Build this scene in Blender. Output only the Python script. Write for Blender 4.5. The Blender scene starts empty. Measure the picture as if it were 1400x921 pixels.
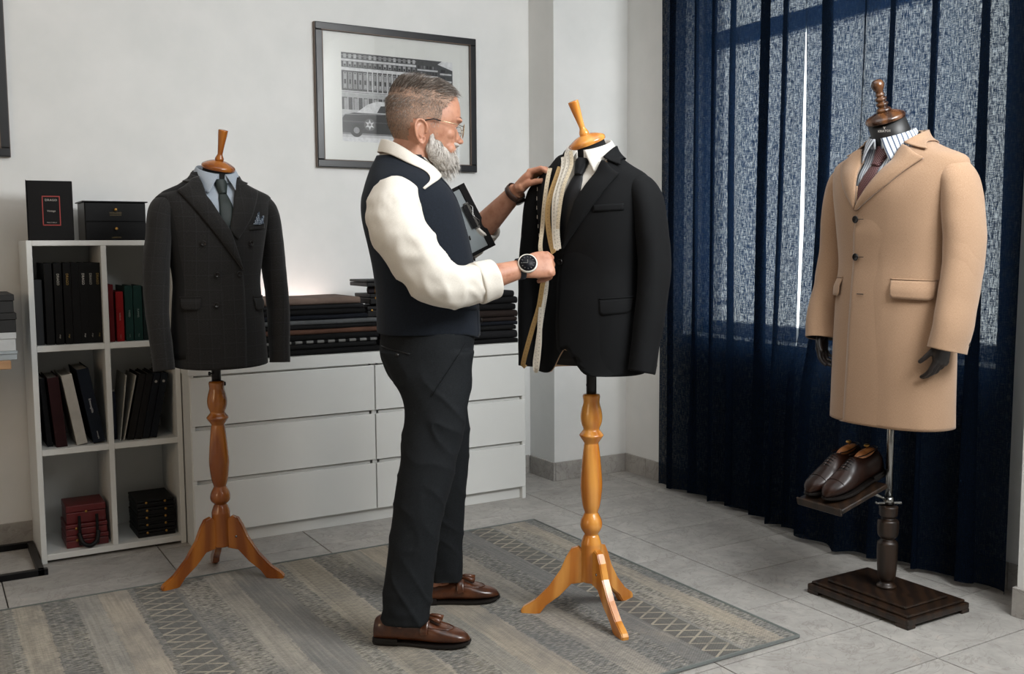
import bpy, bmesh, math, random
from mathutils import Vector, Matrix, Euler, noise
from mathutils.bvhtree import BVHTree
random.seed(7)
PI = math.pi
scene = bpy.context.scene
COL = scene.collection

# ---------------------------------------------------------------- camera
F_PX, YAW, PITCH, ROLL, CAM_H = 1364.1, 0.53605, 0.091375, -0.006291, 1.257
def cam_axes():
    cy, sy = math.cos(YAW), math.sin(YAW)
    fw = Vector((sy*math.cos(PITCH), cy*math.cos(PITCH), -math.sin(PITCH)))
    r = Vector((cy, -sy, 0)); u = r.cross(fw)
    return r*math.cos(ROLL)+u*math.sin(ROLL), u*math.cos(ROLL)-r*math.sin(ROLL), fw
_r, _u, _f = cam_axes()
cam_d = bpy.data.cameras.new('camera'); cam = bpy.data.objects.new('camera', cam_d); COL.objects.link(cam)
m = Matrix((( _r.x, _u.x, -_f.x, 0), (_r.y, _u.y, -_f.y, 0), (_r.z, _u.z, -_f.z, CAM_H), (0, 0, 0, 1)))
cam.matrix_world = m
cam_d.sensor_fit = 'HORIZONTAL'; cam_d.sensor_width = 36.0; cam_d.lens = F_PX/1400*36
cam_d.clip_start = 0.05
scene.camera = cam

# ---------------------------------------------------------------- world, lights, exposure
scene.view_settings.view_transform = 'Standard'; scene.view_settings.look = 'None'
scene.view_settings.exposure = 0.36; scene.view_settings.gamma = 1.0
scene.view_settings.use_curve_mapping = False
world = bpy.data.worlds.new('overcast_sky'); scene.world = world; world.use_nodes = True
bg = world.node_tree.nodes['Background']; bg.inputs[0].default_value = (0.88, 0.95, 1.0, 1); bg.inputs[1].default_value = 3.0
def area(name, loc, target, sx, sy, power, color):
    d = bpy.data.lights.new(name, 'AREA'); d.shape = 'RECTANGLE'; d.size = sx; d.size_y = sy; d.energy = power; d.color = color
    o = bpy.data.objects.new(name, d); COL.objects.link(o); o.location = loc
    o.rotation_euler = (Vector(target)-Vector(loc)).to_track_quat('-Z', 'Y').to_euler()
    return o
area('key_softbox', (2.5, 0.5, 2.75), (1.4, 3.9, 1.2), 1.2, 1.2, 95, (0.96, 0.985, 1.0))
area('overhead_fill', (1.3, 2.3, 2.95), (1.3, 2.3, 0), 2.4, 1.6, 16, (0.98, 0.99, 1.0))  # unseen fill light added overhead to lift the whole room
area('warm_lamp', (-2.2, 1.6, 1.7), (1.2, 3.2, 1.1), 0.7, 1.2, 11, (1.0, 0.70, 0.42))

# ---------------------------------------------------------------- helpers
def srgb(h):
    if isinstance(h, str):
        c = [int(h[i:i+2], 16)/255 for i in (0, 2, 4)]
    else:
        c = [v/255 for v in h]
    return tuple(v/12.92 if v <= 0.04045 else ((v+0.055)/1.055)**2.4 for v in c)+(1,)

class NT:
    """tiny node helper"""
    def __init__(s, name):
        s.m = bpy.data.materials.new(name); s.m.use_nodes = True; s.t = s.m.node_tree
        s.n = s.t.nodes; s.b = s.n['Principled BSDF']; s.out = s.n['Material Output']
    def add(s, kind, **kw):
        nd = s.n.new(kind)
        for k, v in kw.items():
            if k.startswith('i_'): nd.inputs[k[2:]].default_value = v
            else: setattr(nd, k, v)
        return nd
    def link(s, a, b): s.t.links.new(a, b)
    def coord(s, kind='Object', scale=(1, 1, 1), rot=(0, 0, 0), loc=(0, 0, 0)):
        if kind == 'World':
            c = s.add('ShaderNodeNewGeometry').outputs['Position']
        else:
            c = s.add('ShaderNodeTexCoord').outputs[kind]
        mp = s.add('ShaderNodeMapping'); mp.inputs['Scale'].default_value = scale
        mp.inputs['Rotation'].default_value = rot; mp.inputs['Location'].default_value = loc
        s.link(c, mp.inputs['Vector']); return mp.outputs[0]
    def noise(s, vec, scale, detail=3, rough=.6, dist=0):
        nd = s.add('ShaderNodeTexNoise'); nd.inputs['Scale'].default_value = scale; nd.inputs['Detail'].default_value = detail
        nd.inputs['Roughness'].default_value = rough; nd.inputs['Distortion'].default_value = dist
        if vec is not None: s.link(vec, nd.inputs['Vector'])
        return nd.outputs['Fac']
    def wave(s, vec, scale, dist=0, direction='X', detail=2, dscale=1, prof='SIN'):
        nd = s.add('ShaderNodeTexWave'); nd.bands_direction = direction; nd.wave_profile = prof
        nd.inputs['Scale'].default_value = scale; nd.inputs['Distortion'].default_value = dist
        nd.inputs['Detail'].default_value = detail; nd.inputs['Detail Scale'].default_value = dscale
        s.link(vec, nd.inputs['Vector']); return nd.outputs['Fac']
    def ramp(s, fac, stops, interp='LINEAR'):
        nd = s.add('ShaderNodeValToRGB'); cr = nd.color_ramp; cr.interpolation = interp
        while len(cr.elements) < len(stops): cr.elements.new(.5)
        for e, (p, c) in zip(cr.elements, stops): e.position = p; e.color = c if len(c) == 4 else (*c, 1)
        s.link(fac, nd.inputs[0]); return nd.outputs[0]
    def mix(s, fac, a, b, blend='MIX'):
        nd = s.add('ShaderNodeMix'); nd.data_type = 'RGBA'; nd.blend_type = blend
        for v, k in ((fac, 0), (a, 6), (b, 7)):
            if hasattr(v, 'is_output'): s.link(v, nd.inputs[k])
            else: nd.inputs[k].default_value = v
        return nd.outputs[2]
    def math(s, op, a, b=None, c=None, clamp=False):
        nd = s.add('ShaderNodeMath'); nd.operation = op; nd.use_clamp = clamp
        for i, v in enumerate((a, b, c)):
            if v is None: continue
            if hasattr(v, 'is_output'): s.link(v, nd.inputs[i])
            else: nd.inputs[i].default_value = v
        return nd.outputs[0]
    def sep(s, vec):
        nd = s.add('ShaderNodeSeparateXYZ'); s.link(vec, nd.inputs[0]); return nd.outputs
    def bump(s, h, strength=.3, dist=.002):
        nd = s.add('ShaderNodeBump'); nd.inputs['Strength'].default_value = strength; nd.inputs['Distance'].default_value = dist
        s.link(h, nd.inputs['Height']); s.link(nd.outputs[0], s.b.inputs['Normal']); return nd
    def base(s, c):
        if hasattr(c, 'is_output'): s.link(c, s.b.inputs['Base Color'])
        else: s.b.inputs['Base Color'].default_value = c
    def set(s, rough=None, metal=None, spec=None, sheen=None, coat=None):
        for k, v in (('Roughness', rough), ('Metallic', metal), ('Specular IOR Level', spec), ('Sheen Weight', sheen), ('Coat Weight', coat)):
            if v is None: continue
            if hasattr(v, 'is_output'): s.link(v, s.b.inputs[k])
            else: s.b.inputs[k].default_value = v
        return s

def plain(name, hexc, rough=.5, metal=0, var=.06, nscale=12, bump=0, bscale=200, spec=.5, coat=0, sheen=0):
    t = NT(name); c = srgb(hexc); v = t.coord('Object')
    dk = tuple(x*(1-var*2) for x in c[:3])+(1,); lt = tuple(min(1, x*(1+var)) for x in c[:3])+(1,)
    t.base(t.ramp(t.noise(v, nscale), [(.3, dk), (.7, lt)]))
    t.set(rough=rough, metal=metal, spec=spec, coat=coat, sheen=sheen)
    if bump: t.bump(t.noise(v, bscale, 2), bump, .001)
    return t.m

def cloth(name, hexc, rough=.85, weave=900, var=.10, sheen=.15, bump=.25, hex2=None, nap=0):
    """woven wool: fine crossed threads on the UV map laid out in metres"""
    t = NT(name); c = srgb(hexc); v = t.coord('UV')
    c2 = srgb(hex2) if hex2 else tuple(x*1.5+.004 for x in c[:3])+(1,)
    a = t.noise(t.coord('UV', (weave*1.0, weave*.16, 1)), 1, 2)
    b = t.noise(t.coord('UV', (weave*.16, weave*1.0, 1)), 1, 2)
    w = t.math('MULTIPLY', t.math('ADD', a, b), .5)
    big = t.noise(t.coord('Object'), 9, 3)
    col = t.ramp(w, [(.38, c), (.62, c2)])
    dk = t.mix(t.math('MULTIPLY', big, var*2), col, (0, 0, 0, 1))
    t.base(dk); t.set(rough=rough, spec=.25, sheen=sheen)
    t.b.inputs['Sheen Roughness'].default_value = .5
    t.bump(t.math('ADD', w, t.math('MULTIPLY', big, nap)) if nap else w, bump, .0012)
    return t.m

def wood(name, hex1, hex2, scale=9, rough=.28, axis='Z', coat=.4, dist=5):
    t = NT(name)
    sc = {'Z': (1, 1, .12), 'X': (.12, 1, 1), 'Y': (1, .12, 1)}[axis]
    v = t.coord('Object', sc)
    w = t.wave(v, scale, dist, 'DIAGONAL', 3, 1.6)
    n = t.noise(t.coord('Object', tuple(k*60 for k in sc)), 1, 3)
    c = t.ramp(w, [(.15, srgb(hex1)), (.85, srgb(hex2))])
    c = t.mix(t.math('MULTIPLY', n, .35), c, srgb(hex1), 'MULTIPLY')
    t.base(c); t.set(rough=rough, coat=coat); t.b.inputs['Coat Roughness'].default_value = .15
    return t.m

MATS = {}
def obj(name, mesh, mat=None, parent=None, smooth=False):
    if isinstance(mesh, bmesh.types.BMesh):
        me = bpy.data.meshes.new(name); mesh.to_mesh(me); mesh.free(); mesh = me
    o = bpy.data.objects.new(name, mesh); COL.objects.link(o)
    if mat is not None:
        mesh.materials.clear(); mesh.materials.append(mat)
    if smooth: mesh.shade_smooth()
    if parent is not None: o.parent = parent
    return o
def tag(o, label=None, cat=None, group=None, kind=None):
    if label: o['label'] = label
    if cat: o['category'] = cat
    if group: o['group'] = group
    if kind: o['kind'] = kind
    return o
def thing(name, label, cat, loc=(0, 0, 0), rz=0, group=None):
    o = bpy.data.objects.new(name, None); COL.objects.link(o); o.empty_display_size = .1
    o.location = loc; o.rotation_euler = (0, 0, rz); tag(o, label, cat, group); return o

def bm_box(x0, x1, y0, y1, z0, z1, bev=0, seg=2, bm=None, mat=None):
    b = bmesh.new()
    bmesh.ops.create_cube(b, size=1)
    bmesh.ops.transform(b, matrix=Matrix.Translation(((x0+x1)/2, (y0+y1)/2, (z0+z1)/2)) @ Matrix.Diagonal((abs(x1-x0), abs(y1-y0), abs(z1-z0), 1)), verts=b.verts)
    if bev: bmesh.ops.bevel(b, geom=b.edges[:], offset=bev, segments=seg, affect='EDGES', profile=.5)
    if mat is not None: bmesh.ops.transform(b, matrix=mat, verts=b.verts)
    if bm is not None:
        me = bpy.data.meshes.new('tmp'); b.to_mesh(me); b.free(); bm.from_mesh(me); bpy.data.meshes.remove(me); return bm
    return b
def mesh_vf(name, vs, fs, uvs=None):
    me = bpy.data.meshes.new(name); me.from_pydata([tuple(v) for v in vs], [], fs)
    if uvs is not None:
        l = me.uv_layers.new(name='UVMap'); idx = [0]*len(me.loops); me.loops.foreach_get('vertex_index', idx)
        flat = []
        for i in idx: flat += [uvs[i][0], uvs[i][1]]
        l.data.foreach_set('uv', flat)
    me.update(); return me
def grid_faces(nr, nc, wrap=True, flip=False):
    fs = []
    for i in range(nr-1):
        for j in range(nc if wrap else nc-1):
            k = (j+1) % nc
            q = (i*nc+j, i*nc+k, (i+1)*nc+k, (i+1)*nc+j)
            fs.append(q[::-1] if flip else q)
    return fs
def loft(name, rings, cap=True, uv=True):
    """rings: list of equal-length closed loops of points"""
    nr, nc = len(rings), len(rings[0]); vs = [Vector(p) for r in rings for p in r]
    fs = grid_faces(nr, nc)
    if cap:
        fs.append(tuple(range(nc))[::-1]); fs.append(tuple((nr-1)*nc+j for j in range(nc)))
    uvs = None
    if uv:
        uvs = []; vv = 0
        for i, r in enumerate(rings):
            if i: vv += (sum((Vector(a) for a in r), Vector())/nc-sum((Vector(a) for a in rings[i-1]), Vector())/nc).length
            u = 0; row = []
            for j in range(nc):
                if j: u += (Vector(r[j])-Vector(r[j-1])).length
                row.append(u)
            mid = row[nc//2]
            uvs += [(x-mid, vv) for x in row]
    return mesh_vf(name, vs, fs, uvs)
def frames(path):
    """rotation-minimising frames"""
    pts = [Vector(p) for p in path]; n = len(pts); T = []
    for i in range(n):
        d = pts[min(i+1, n-1)]-pts[max(i-1, 0)]; T.append(d.normalized())
    a = Vector((0, 0, 1)) if abs(T[0].z) < .9 else Vector((1, 0, 0))
    N = [(a-T[0]*a.dot(T[0])).normalized()]
    for i in range(1, n):
        q = T[i-1].rotation_difference(T[i]); v = q @ N[-1]; N.append((v-T[i]*v.dot(T[i])).normalized())
    return pts, T, N
def tube(name, path, rad, n=12, cap=True, flat=1.0, uv=True):
    pts, T, N = frames(path); rings = []
    for i, p in enumerate(pts):
        r = rad[i] if hasattr(rad, '__len__') else rad
        B = T[i].cross(N[i])
        rings.append([p+N[i]*(r*math.cos(2*PI*j/n))+B*(r*flat*math.sin(2*PI*j/n)) for j in range(n)])
    return loft(name, rings, cap, uv)
def smooth_path(pts, sub=6):
    """Catmull-Rom through points of any dimension"""
    P = [tuple(p) for p in pts]; out = []; d = len(P[0])
    for i in range(len(P)-1):
        p0 = P[max(i-1, 0)]; p1 = P[i]; p2 = P[i+1]; p3 = P[min(i+2, len(P)-1)]
        for s in range(sub):
            t = s/sub
            out.append(tuple(.5*((2*p1[k])+(-p0[k]+p2[k])*t+(2*p0[k]-5*p1[k]+4*p2[k]-p3[k])*t*t+(-p0[k]+3*p1[k]-3*p2[k]+p3[k])*t**3) for k in range(d)))
    out.append(P[-1]); return out
def lathe(name, prof, n=28, axis=(0, 0, 0), cap=True):
    return loft(name, [[(axis[0]+r*math.cos(2*PI*j/n), axis[1]+r*math.sin(2*PI*j/n), axis[2]+z) for j in range(n)] for r, z in prof], cap)
def interp(tab, x):
    if x <= tab[0][0]: return tab[0][1:]
    for a, b in zip(tab, tab[1:]):
        if x <= b[0]:
            t = (x-a[0])/(b[0]-a[0]); return tuple(a[i]+(b[i]-a[i])*t for i in range(1, len(a)))
    return tab[-1][1:]
def join(meshes):
    b = bmesh.new()
    for me in meshes: b.from_mesh(me)
    return b
def baked(o_mesh, mods):
    """apply modifiers [(type, {settings})] to a mesh and return the new mesh"""
    o = bpy.data.objects.new('tmp', o_mesh); COL.objects.link(o)
    for ty, st in mods:
        md = o.modifiers.new(ty, ty)
        for k, v in st.items(): setattr(md, k, v)
    dg = bpy.context.evaluated_depsgraph_get()
    me = bpy.data.meshes.new_from_object(o.evaluated_get(dg), depsgraph=dg)
    COL.objects.unlink(o); bpy.data.objects.remove(o); return me
def fuse(meshes, voxel, smooth=4, ratio=None):
    """union of overlapping closed meshes as one continuous skin"""
    b = join(meshes); bmesh.ops.recalc_face_normals(b, faces=b.faces[:])
    me = bpy.data.meshes.new('fuse'); b.to_mesh(me); b.free()
    mods = [('REMESH', dict(mode='VOXEL', voxel_size=voxel, adaptivity=0))]
    if smooth: mods.append(('SMOOTH', dict(factor=.5, iterations=smooth)))
    if ratio: mods.append(('DECIMATE', dict(ratio=ratio)))
    r = baked(me, mods); r.shade_smooth(); return r
def ellipsoid(c, r, rot=None, u=20, v=12):
    b = bmesh.new(); bmesh.ops.create_uvsphere(b, u_segments=u, v_segments=v, radius=1)
    M = Matrix.Translation(c) @ ((rot.to_matrix().to_4x4() if hasattr(rot, 'to_matrix') else rot) if rot is not None else Matrix()) @ Matrix.Diagonal((*r, 1))
    bmesh.ops.transform(b, matrix=M, verts=b.verts); me = bpy.data.meshes.new('e'); b.to_mesh(me); b.free(); return me
def fold(me, amp, scale, seed=0, squash=(1, 1, 1)):
    """cloth creases: push points along their normals by smooth noise"""
    b = bmesh.new(); b.from_mesh(me); b.normal_update()
    for v in b.verts:
        p = Vector((v.co.x*squash[0], v.co.y*squash[1], v.co.z*squash[2]))*scale+Vector((seed*3.1, seed*1.7, seed))
        v.co += v.normal*(noise.noise(p)*amp+noise.noise(p*2.3)*amp*.45)
    b.to_mesh(me); b.free(); return me
def text_mesh(name, body, size, mat, parent, loc, rot, depth=.0004, align='CENTER'):
    cu = bpy.data.curves.new(name, 'FONT'); cu.body = body; cu.size = size; cu.align_x = align; cu.align_y = 'CENTER'; cu.extrude = depth; cu.resolution_u = 2
    t = bpy.data.objects.new('tmp', cu); COL.objects.link(t)
    dg = bpy.context.evaluated_depsgraph_get(); me = bpy.data.meshes.new_from_object(t.evaluated_get(dg), depsgraph=dg)
    COL.objects.unlink(t); bpy.data.objects.remove(t)
    o = obj(name, me, mat, parent); o.location = loc; o.rotation_euler = rot; return o
def copy_tree(o, parent=None):
    c = o.copy(); COL.objects.link(c); c.parent = parent
    for ch in list(o.children): copy_tree(ch, c)
    return c
# ---------------------------------------------------------------- pixel helper (gives a point on a known plane)
def ray(x, y): return _f+_r*((x-700)/F_PX)-_u*((y-460.5)/F_PX)
def pxY(x, y, Y):
    d = ray(x, y); return Vector((0, 0, CAM_H))+d*(Y/d.y)
def pxX(x, y, X):
    d = ray(x, y); return Vector((0, 0, CAM_H))+d*(X/d.x)
def pxF(x, y, z=0):
    d = ray(x, y); return Vector((0, 0, CAM_H))+d*((z-CAM_H)/d.z)

# ---------------------------------------------------------------- the room
XR, YB, XL, YF, ZC = 3.354, 4.65, -2.9, -1.7, 3.0
t = NT('painted_plaster'); v = t.coord('World')
t.base(t.ramp(t.noise(v, 3, 4), [(.35, srgb('dcdddb')), (.65, srgb('e4e4e2'))])); t.set(rough=.75, spec=.3); t.bump(t.noise(v, 160, 3), .12, .001)
PLASTER = t.m
GROUT = plain('grout', '4a4744', .9)
t = NT('stone_tile'); v = t.coord('World'); oi = t.add('ShaderNodeObjectInfo')
off = t.add('ShaderNodeVectorMath'); off.operation = 'SCALE'; off.inputs['Scale'].default_value = 37
cmb = t.add('ShaderNodeCombineXYZ'); t.link(oi.outputs['Random'], cmb.inputs[0]); t.link(oi.outputs['Random'], cmb.inputs[2])
t.link(cmb.outputs[0], off.inputs[0]); ad = t.add('ShaderNodeVectorMath'); t.link(v, ad.inputs[0]); t.link(off.outputs[0], ad.inputs[1]); vv = ad.outputs[0]
n1 = t.noise(vv, 3.2, 6, .65, 1.2); n2 = t.noise(vv, 14, 5, .7, .6); n3 = t.noise(vv, 90, 3, .6)
c = t.ramp(n1, [(.25, srgb('95928d')), (.5, srgb('a8a5a0')), (.78, srgb('b6b2ac'))])
c = t.mix(t.ramp(n2, [(.42, (0, 0, 0)), (.72, (.6, .6, .6))]), c, srgb('8d8884'))
c = t.mix(t.ramp(n2, [(.25, (.4, .4, .4)), (.42, (0, 0, 0))]), c, srgb('b9aa9e'))
veins = t.ramp(t.math('ABSOLUTE', t.math('SUBTRACT', t.noise(vv, 4.5, 5, .6, 2.5), .5)), [(.0, (.5, .5, .5)), (.02, (0, 0, 0))])
c = t.mix(veins, c, srgb('77706a'))
t.base(c); t.set(rough=t.math('ADD', t.math('MULTIPLY', n2, .2), .34), spec=.4); t.bump(n3, .10, .001)
TILE = t.m
def structure(name, bm, mat, parent=None):
    o = obj(name, bm, mat, parent)
    if parent is None: o['kind'] = 'structure'
    return o
floor = structure('floor', bm_box(XL, XR, YF, YB, -.12, -.006), GROUT)
TW, TD, G = .598, .2995, .0022
xs = [2.605+TW*k for k in range(-10, 3)]; ys = [1.863+TD*k for k in range(-13, 11)]
shared = None
for i in range(len(xs)-1):
    for j in range(len(ys)-1):
        x0, x1, y0, y1 = max(xs[i], XL), min(xs[i+1], XR), max(ys[j], YF), min(ys[j+1], YB)
        if x1-x0 < .02 or y1-y0 < .02: continue
        full = abs(x1-x0-TW) < 1e-4 and abs(y1-y0-TD) < 1e-4
        if full and shared is not None:
            o = bpy.data.objects.new('tile', shared); COL.objects.link(o); o.parent = floor
        else:
            w, d = (x1-x0)/2-G, (y1-y0)/2-G
            o = obj('tile', bm_box(-w, w, -d, d, -.006, 0, .0008, 1), TILE, floor)
            if full: shared = o.data
        o.location = ((x0+x1)/2, (y0+y1)/2, 0)
structure('wall_back', bm_box(XL-.2, XR+.25, YB, YB+.2, -.1, ZC+.1), PLASTER)
structure('wall_left', bm_box(XL-.2, XL, YF-.2, YB, -.1, ZC+.1), PLASTER)
structure('wall_front', bm_box(XL, XR+.25, YF-.2, YF, -.1, ZC+.1), PLASTER)
structure('ceiling', bm_box(XL-.2, XR+.25, YF-.2, YB+.2, ZC, ZC+.15), PLASTER)
structure('wall_column', bm_box(2.877, XR, 4.406, YB, 0, ZC), PLASTER)
structure('wall_near_pier', bm_box(3.13, XR, YF, 1.945, 0, ZC), PLASTER)
WY0, WY1, WZ0, WZ1, XO = 2.20, 3.93, .80, 2.62, XR+.25
b = bmesh.new()
bm_box(XR, XO, YF, YB, -.1, WZ0, bm=b); bm_box(XR, XO, YF, YB, WZ1, ZC, bm=b)
bm_box(XR, XO, YF, WY0, WZ0, WZ1, bm=b); bm_box(XR, XO, WY1, YB, WZ0, WZ1, bm=b)
structure('wall_right', b, PLASTER)
# stone skirting in separate pieces
def skirting(name, a, bpt, nrm, cuts):
    """pieces of skirting tile from a to b, standing out along nrm"""
    root = bpy.data.objects.new(name, None); COL.objects.link(root); root['kind'] = 'structure'
    a, bpt, nrm = Vector(a), Vector(bpt), Vector(nrm); d = (bpt-a); L = d.length; d.normalize()
    for s0, s1 in zip(cuts, cuts[1:]):
        p, q = a+d*(s0+.0015), a+d*(s1-.0015)
        lo = [min(p[k], q[k], p[k]+nrm[k]*.012, q[k]+nrm[k]*.012) for k in (0, 1)]; hi = [max(p[k], q[k], p[k]+nrm[k]*.012, q[k]+nrm[k]*.012) for k in (0, 1)]
        obj('skirting_tile', bm_box(lo[0], hi[0], lo[1], hi[1], 0, .10, .0012, 1), TILE, root)
    return root
skirting('baseboard_back', (XL, YB, 0), (2.865, YB, 0), (0, -1, 0), [0, .55, 1.15, 1.75, 2.35, 2.95, 3.55, 4.15, 4.75, 5.35, 5.765])
skirting('baseboard_column_side', (2.877, 4.394, 0), (2.877, YB-.012, 0), (-1, 0, 0), [0, .244])
skirting('baseboard_column_front', (2.877, 4.406, 0), (XR-.012, 4.406, 0), (0, -1, 0), [0, .24, .465])
skirting('baseboard_right', (XR, 4.406, 0), (XR, 1.957, 0), (-1, 0, 0), [0, .19, .49, .79, 1.09, 1.39, 1.69, 1.99, 2.29, 2.449])
skirting('baseboard_pier', (3.13, 1.957, 0), (3.13, YF, 0), (-1, 0, 0), [0, .3, .6, .9, 1.2, 1.5, 1.8, 2.1, 2.4, 2.7, 3.0, 3.3, 3.65])
skirting('baseboard_pier_end', (3.13, 1.945, 0), (XR-.012, 1.945, 0), (0, 1, 0), [0, .21])
# window
UPVC = plain('white_window_frame', 'e6e8e8', .35, var=.02)
win = bpy.data.objects.new('window_1', None); COL.objects.link(win); win['kind'] = 'structure'
b = bmesh.new(); xf0, xf1 = XR+.13, XR+.20
for (y0, y1, z0, z1) in ((WY0, WY1, WZ0, WZ0+.07), (WY0, WY1, WZ1-.07, WZ1), (WY0, WY0+.07, WZ0, WZ1), (WY1-.07, WY1, WZ0, WZ1), (WY0, WY1, 2.22, 2.31)):
    bm_box(xf0, xf1, y0, y1, z0, z1, .006, 1, bm=b)
obj('window_frame', b, UPVC, win)
t = NT('window_glass'); tr = t.add('ShaderNodeBsdfTransparent'); gl = t.add('ShaderNodeBsdfGlossy'); gl.inputs['Roughness'].default_value = .02
mx = t.add('ShaderNodeMixShader'); mx.inputs[0].default_value = .06; t.link(tr.outputs[0], mx.inputs[1]); t.link(gl.outputs[0], mx.inputs[2]); t.link(mx.outputs[0], t.out.inputs[0])
GLASS = t.m
for z0, z1 in ((WZ0+.07, 2.22), (2.31, WZ1-.07)):
    obj('pane', bm_box(XR+.16, XR+.168, WY0+.07, WY1-.07, z0, z1), GLASS, win)
obj('window_sill', bm_box(XR-.015, XR+.13, WY0, WY1, WZ0-.03, WZ0+.004, .004, 1), UPVC, win)
# ---------------------------------------------------------------- curtains
t = NT('navy_linen'); 
v1 = t.coord('UV', (430, 30, 1)); v2 = t.coord('UV', (45, 430, 1))
th = t.noise(v1, 1, 3, .7); tw = t.noise(v2, 1, 3, .7); slub = t.noise(t.coord('UV', (90, 30, 1)), 1, 3, .7)
wv = t.math('ADD', t.math('MULTIPLY', th, .48), t.math('ADD', t.math('MULTIPLY', tw, .42), t.math('MULTIPLY', slub, .2)))
colr = t.ramp(wv, [(.4, srgb('0b111a')), (.7, srgb('152030'))])
dif = t.add('ShaderNodeBsdfDiffuse'); t.link(colr, dif.inputs[0])
trl = t.add('ShaderNodeBsdfTranslucent'); trl.inputs[0].default_value = srgb('1b2c44')
trn = t.add('ShaderNodeBsdfTransparent'); trn.inputs[0].default_value = srgb('d6dad8')
m1 = t.add('ShaderNodeMixShader'); m1.inputs[0].default_value = .42; t.link(dif.outputs[0], m1.inputs[1]); t.link(trl.outputs[0], m1.inputs[2])
hole = t.ramp(wv, [(.495, (.0, .0, .0)), (.65, (.20, .20, .20))])
m2 = t.add('ShaderNodeMixShader'); t.link(hole, m2.inputs[0]); t.link(m1.outputs[0], m2.inputs[1]); t.link(trn.outputs[0], m2.inputs[2])
t.link(m2.outputs[0], t.out.inputs[0]); LINEN = t.m
def curtain(label, y0, y1, fullness, knots, seed, edge, hem):
    """hanging linen panel: y runs from y0 (far) to y1 (near); knots = fold centres along the run"""
    rnd = random.Random(seed); nu, nv = 260, 46; vs = []; uvs = []; ZT = 2.78
    L = abs(y1-y0)
    ph = [0]
    for i in range(nu): ph.append(ph[-1]+(2*PI/fullness)*(L/nu)*(1+1.25*noise.noise(Vector((i*.035, seed, 0)))))
    for j in range(nv+1):
        s = j/nv; z = ZT+(.0-ZT)*s
        for i in range(nu+1):
            u = i/nu
            y = y0+(y1-y0)*u+edge(u, s)
            amp = .034*(.75+.5*noise.noise(Vector((u*6, seed*2, s*.8))))*(.85+.3*s)
            x = 3.262+amp*math.sin(ph[i]+.7*noise.noise(Vector((u*4, s*1.3, seed))))+.012*noise.noise(Vector((u*9, s*2, seed+5)))+hem(u, s)
            y += .050*max(.1, .75+1.1*noise.noise(Vector((u*6.5, seed+2, s*.35))))*math.cos(ph[i]+.4+.9*noise.noise(Vector((u*6, s*.9, seed+9))))*min(1, u*12, (1-u)*12)
            zz = max(z, .0)+.018+.012*noise.noise(Vector((u*5, seed, 3)))*s
            vs.append((min(x, 3.330), y, zz)); uvs.append((u*L*1.7, zz))
    fs = grid_faces(nv+1, nu+1, False)
    o = obj('curtain', mesh_vf('curtain', vs, fs, uvs), LINEN, smooth=True)
    tag(o, label, 'curtain', 'navy linen curtains'); return o
curtain('navy linen curtain panel nearest the white column', 4.005, 3.058, .150, None, 3,
        lambda u, s: .030*u**6*s, lambda u, s: -.05*s*s*math.exp(-((u-.93)/.12)**2))
curtain('wide navy linen curtain panel hanging behind the camel coat', 3.034, 2.055, .165, None, 11,
        lambda u, s: (1-u)**4*(.045*max(0, 1-s/.52)+.055*min(1, max(0, (s-.70)/.07))), lambda u, s: -.09*s*s*math.exp(-((u-.26)/.25)**2)-.02*s)
rod = obj('curtain_rod', tube('curtain_rod', [(3.262, 4.30, 2.80), (3.262, 1.95, 2.80)], .014, 14), plain('rod_metal', '2a2a2c', .35, .9), smooth=True)
tag(rod, 'dark metal curtain rod above the navy curtains', 'curtain rod')
# ---------------------------------------------------------------- rug
RX0, RX1, RY0, RY1 = 0.02, 2.365, 2.195, 3.795
t = NT('woven_rug'); pos = t.coord('World'); sx = t.sep(pos)
wob = t.math('ADD', sx[0], t.math('MULTIPLY', t.math('SUBTRACT', t.noise(pos, 38, 4, .8), .5), .045))
fac = t.math('DIVIDE', t.math('SUBTRACT', wob, RX0), RX1-RX0)
bands = [(0, 138, 131, 119), (.06, 143, 139, 129), (.085, 165, 154, 135), (.125, 112, 110, 104), (.165, 150, 144, 133), (.20, 168, 155, 136), (.245, 112, 109, 103), (.262, 98, 96, 92), (.315, 143, 137, 126), (.36, 158, 150, 136), (.40, 116, 113, 107), (.46, 139, 134, 123), (.49, 165, 154, 134),
         (.545, 110, 107, 101), (.59, 139, 133, 120), (.63, 162, 149, 128), (.68, 114, 111, 105), (.73, 145, 137, 124), (.775, 104, 103, 99), (.815, 92, 90, 87), (.865, 122, 120, 113), (.905, 146, 139, 126), (.945, 160, 148, 128), (.975, 118, 117, 111)]
nd = t.add('ShaderNodeValToRGB'); nd.color_ramp.interpolation = 'CONSTANT'
cr = nd.color_ramp
while len(cr.elements) < len(bands): cr.elements.new(.5)
for e, (p, r_, g_, b_) in zip(cr.elements, bands): e.position = p; e.color = tuple(min(1, (k*.62+.085)*1.36) for k in srgb((r_, g_, b_))[:3])+(1,)
t.link(fac, nd.inputs[0]); c = nd.outputs[0]
nd2 = t.add('ShaderNodeValToRGB'); nd2.color_ramp.interpolation = 'CONSTANT'; cr = nd2.color_ramp
while len(cr.elements) < len(bands): cr.elements.new(.5)
for k_, (e, q) in enumerate(zip(cr.elements, bands)): e.position = q[0]; v_ = (.15, .9, .35, 1.0, .25)[k_ % 5]; e.color = (v_, v_, v_, 1)
t.link(fac, nd2.inputs[0]); tickband = nd2.outputs[0]
streak = t.noise(t.coord('World', (85, 2.5, 1)), 1, 4, .7)                 # warp streaks along the bands
tick = t.noise(t.coord('World', (38, 150, 1)), 1, 2, .6)                   # short weft ticks
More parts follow.
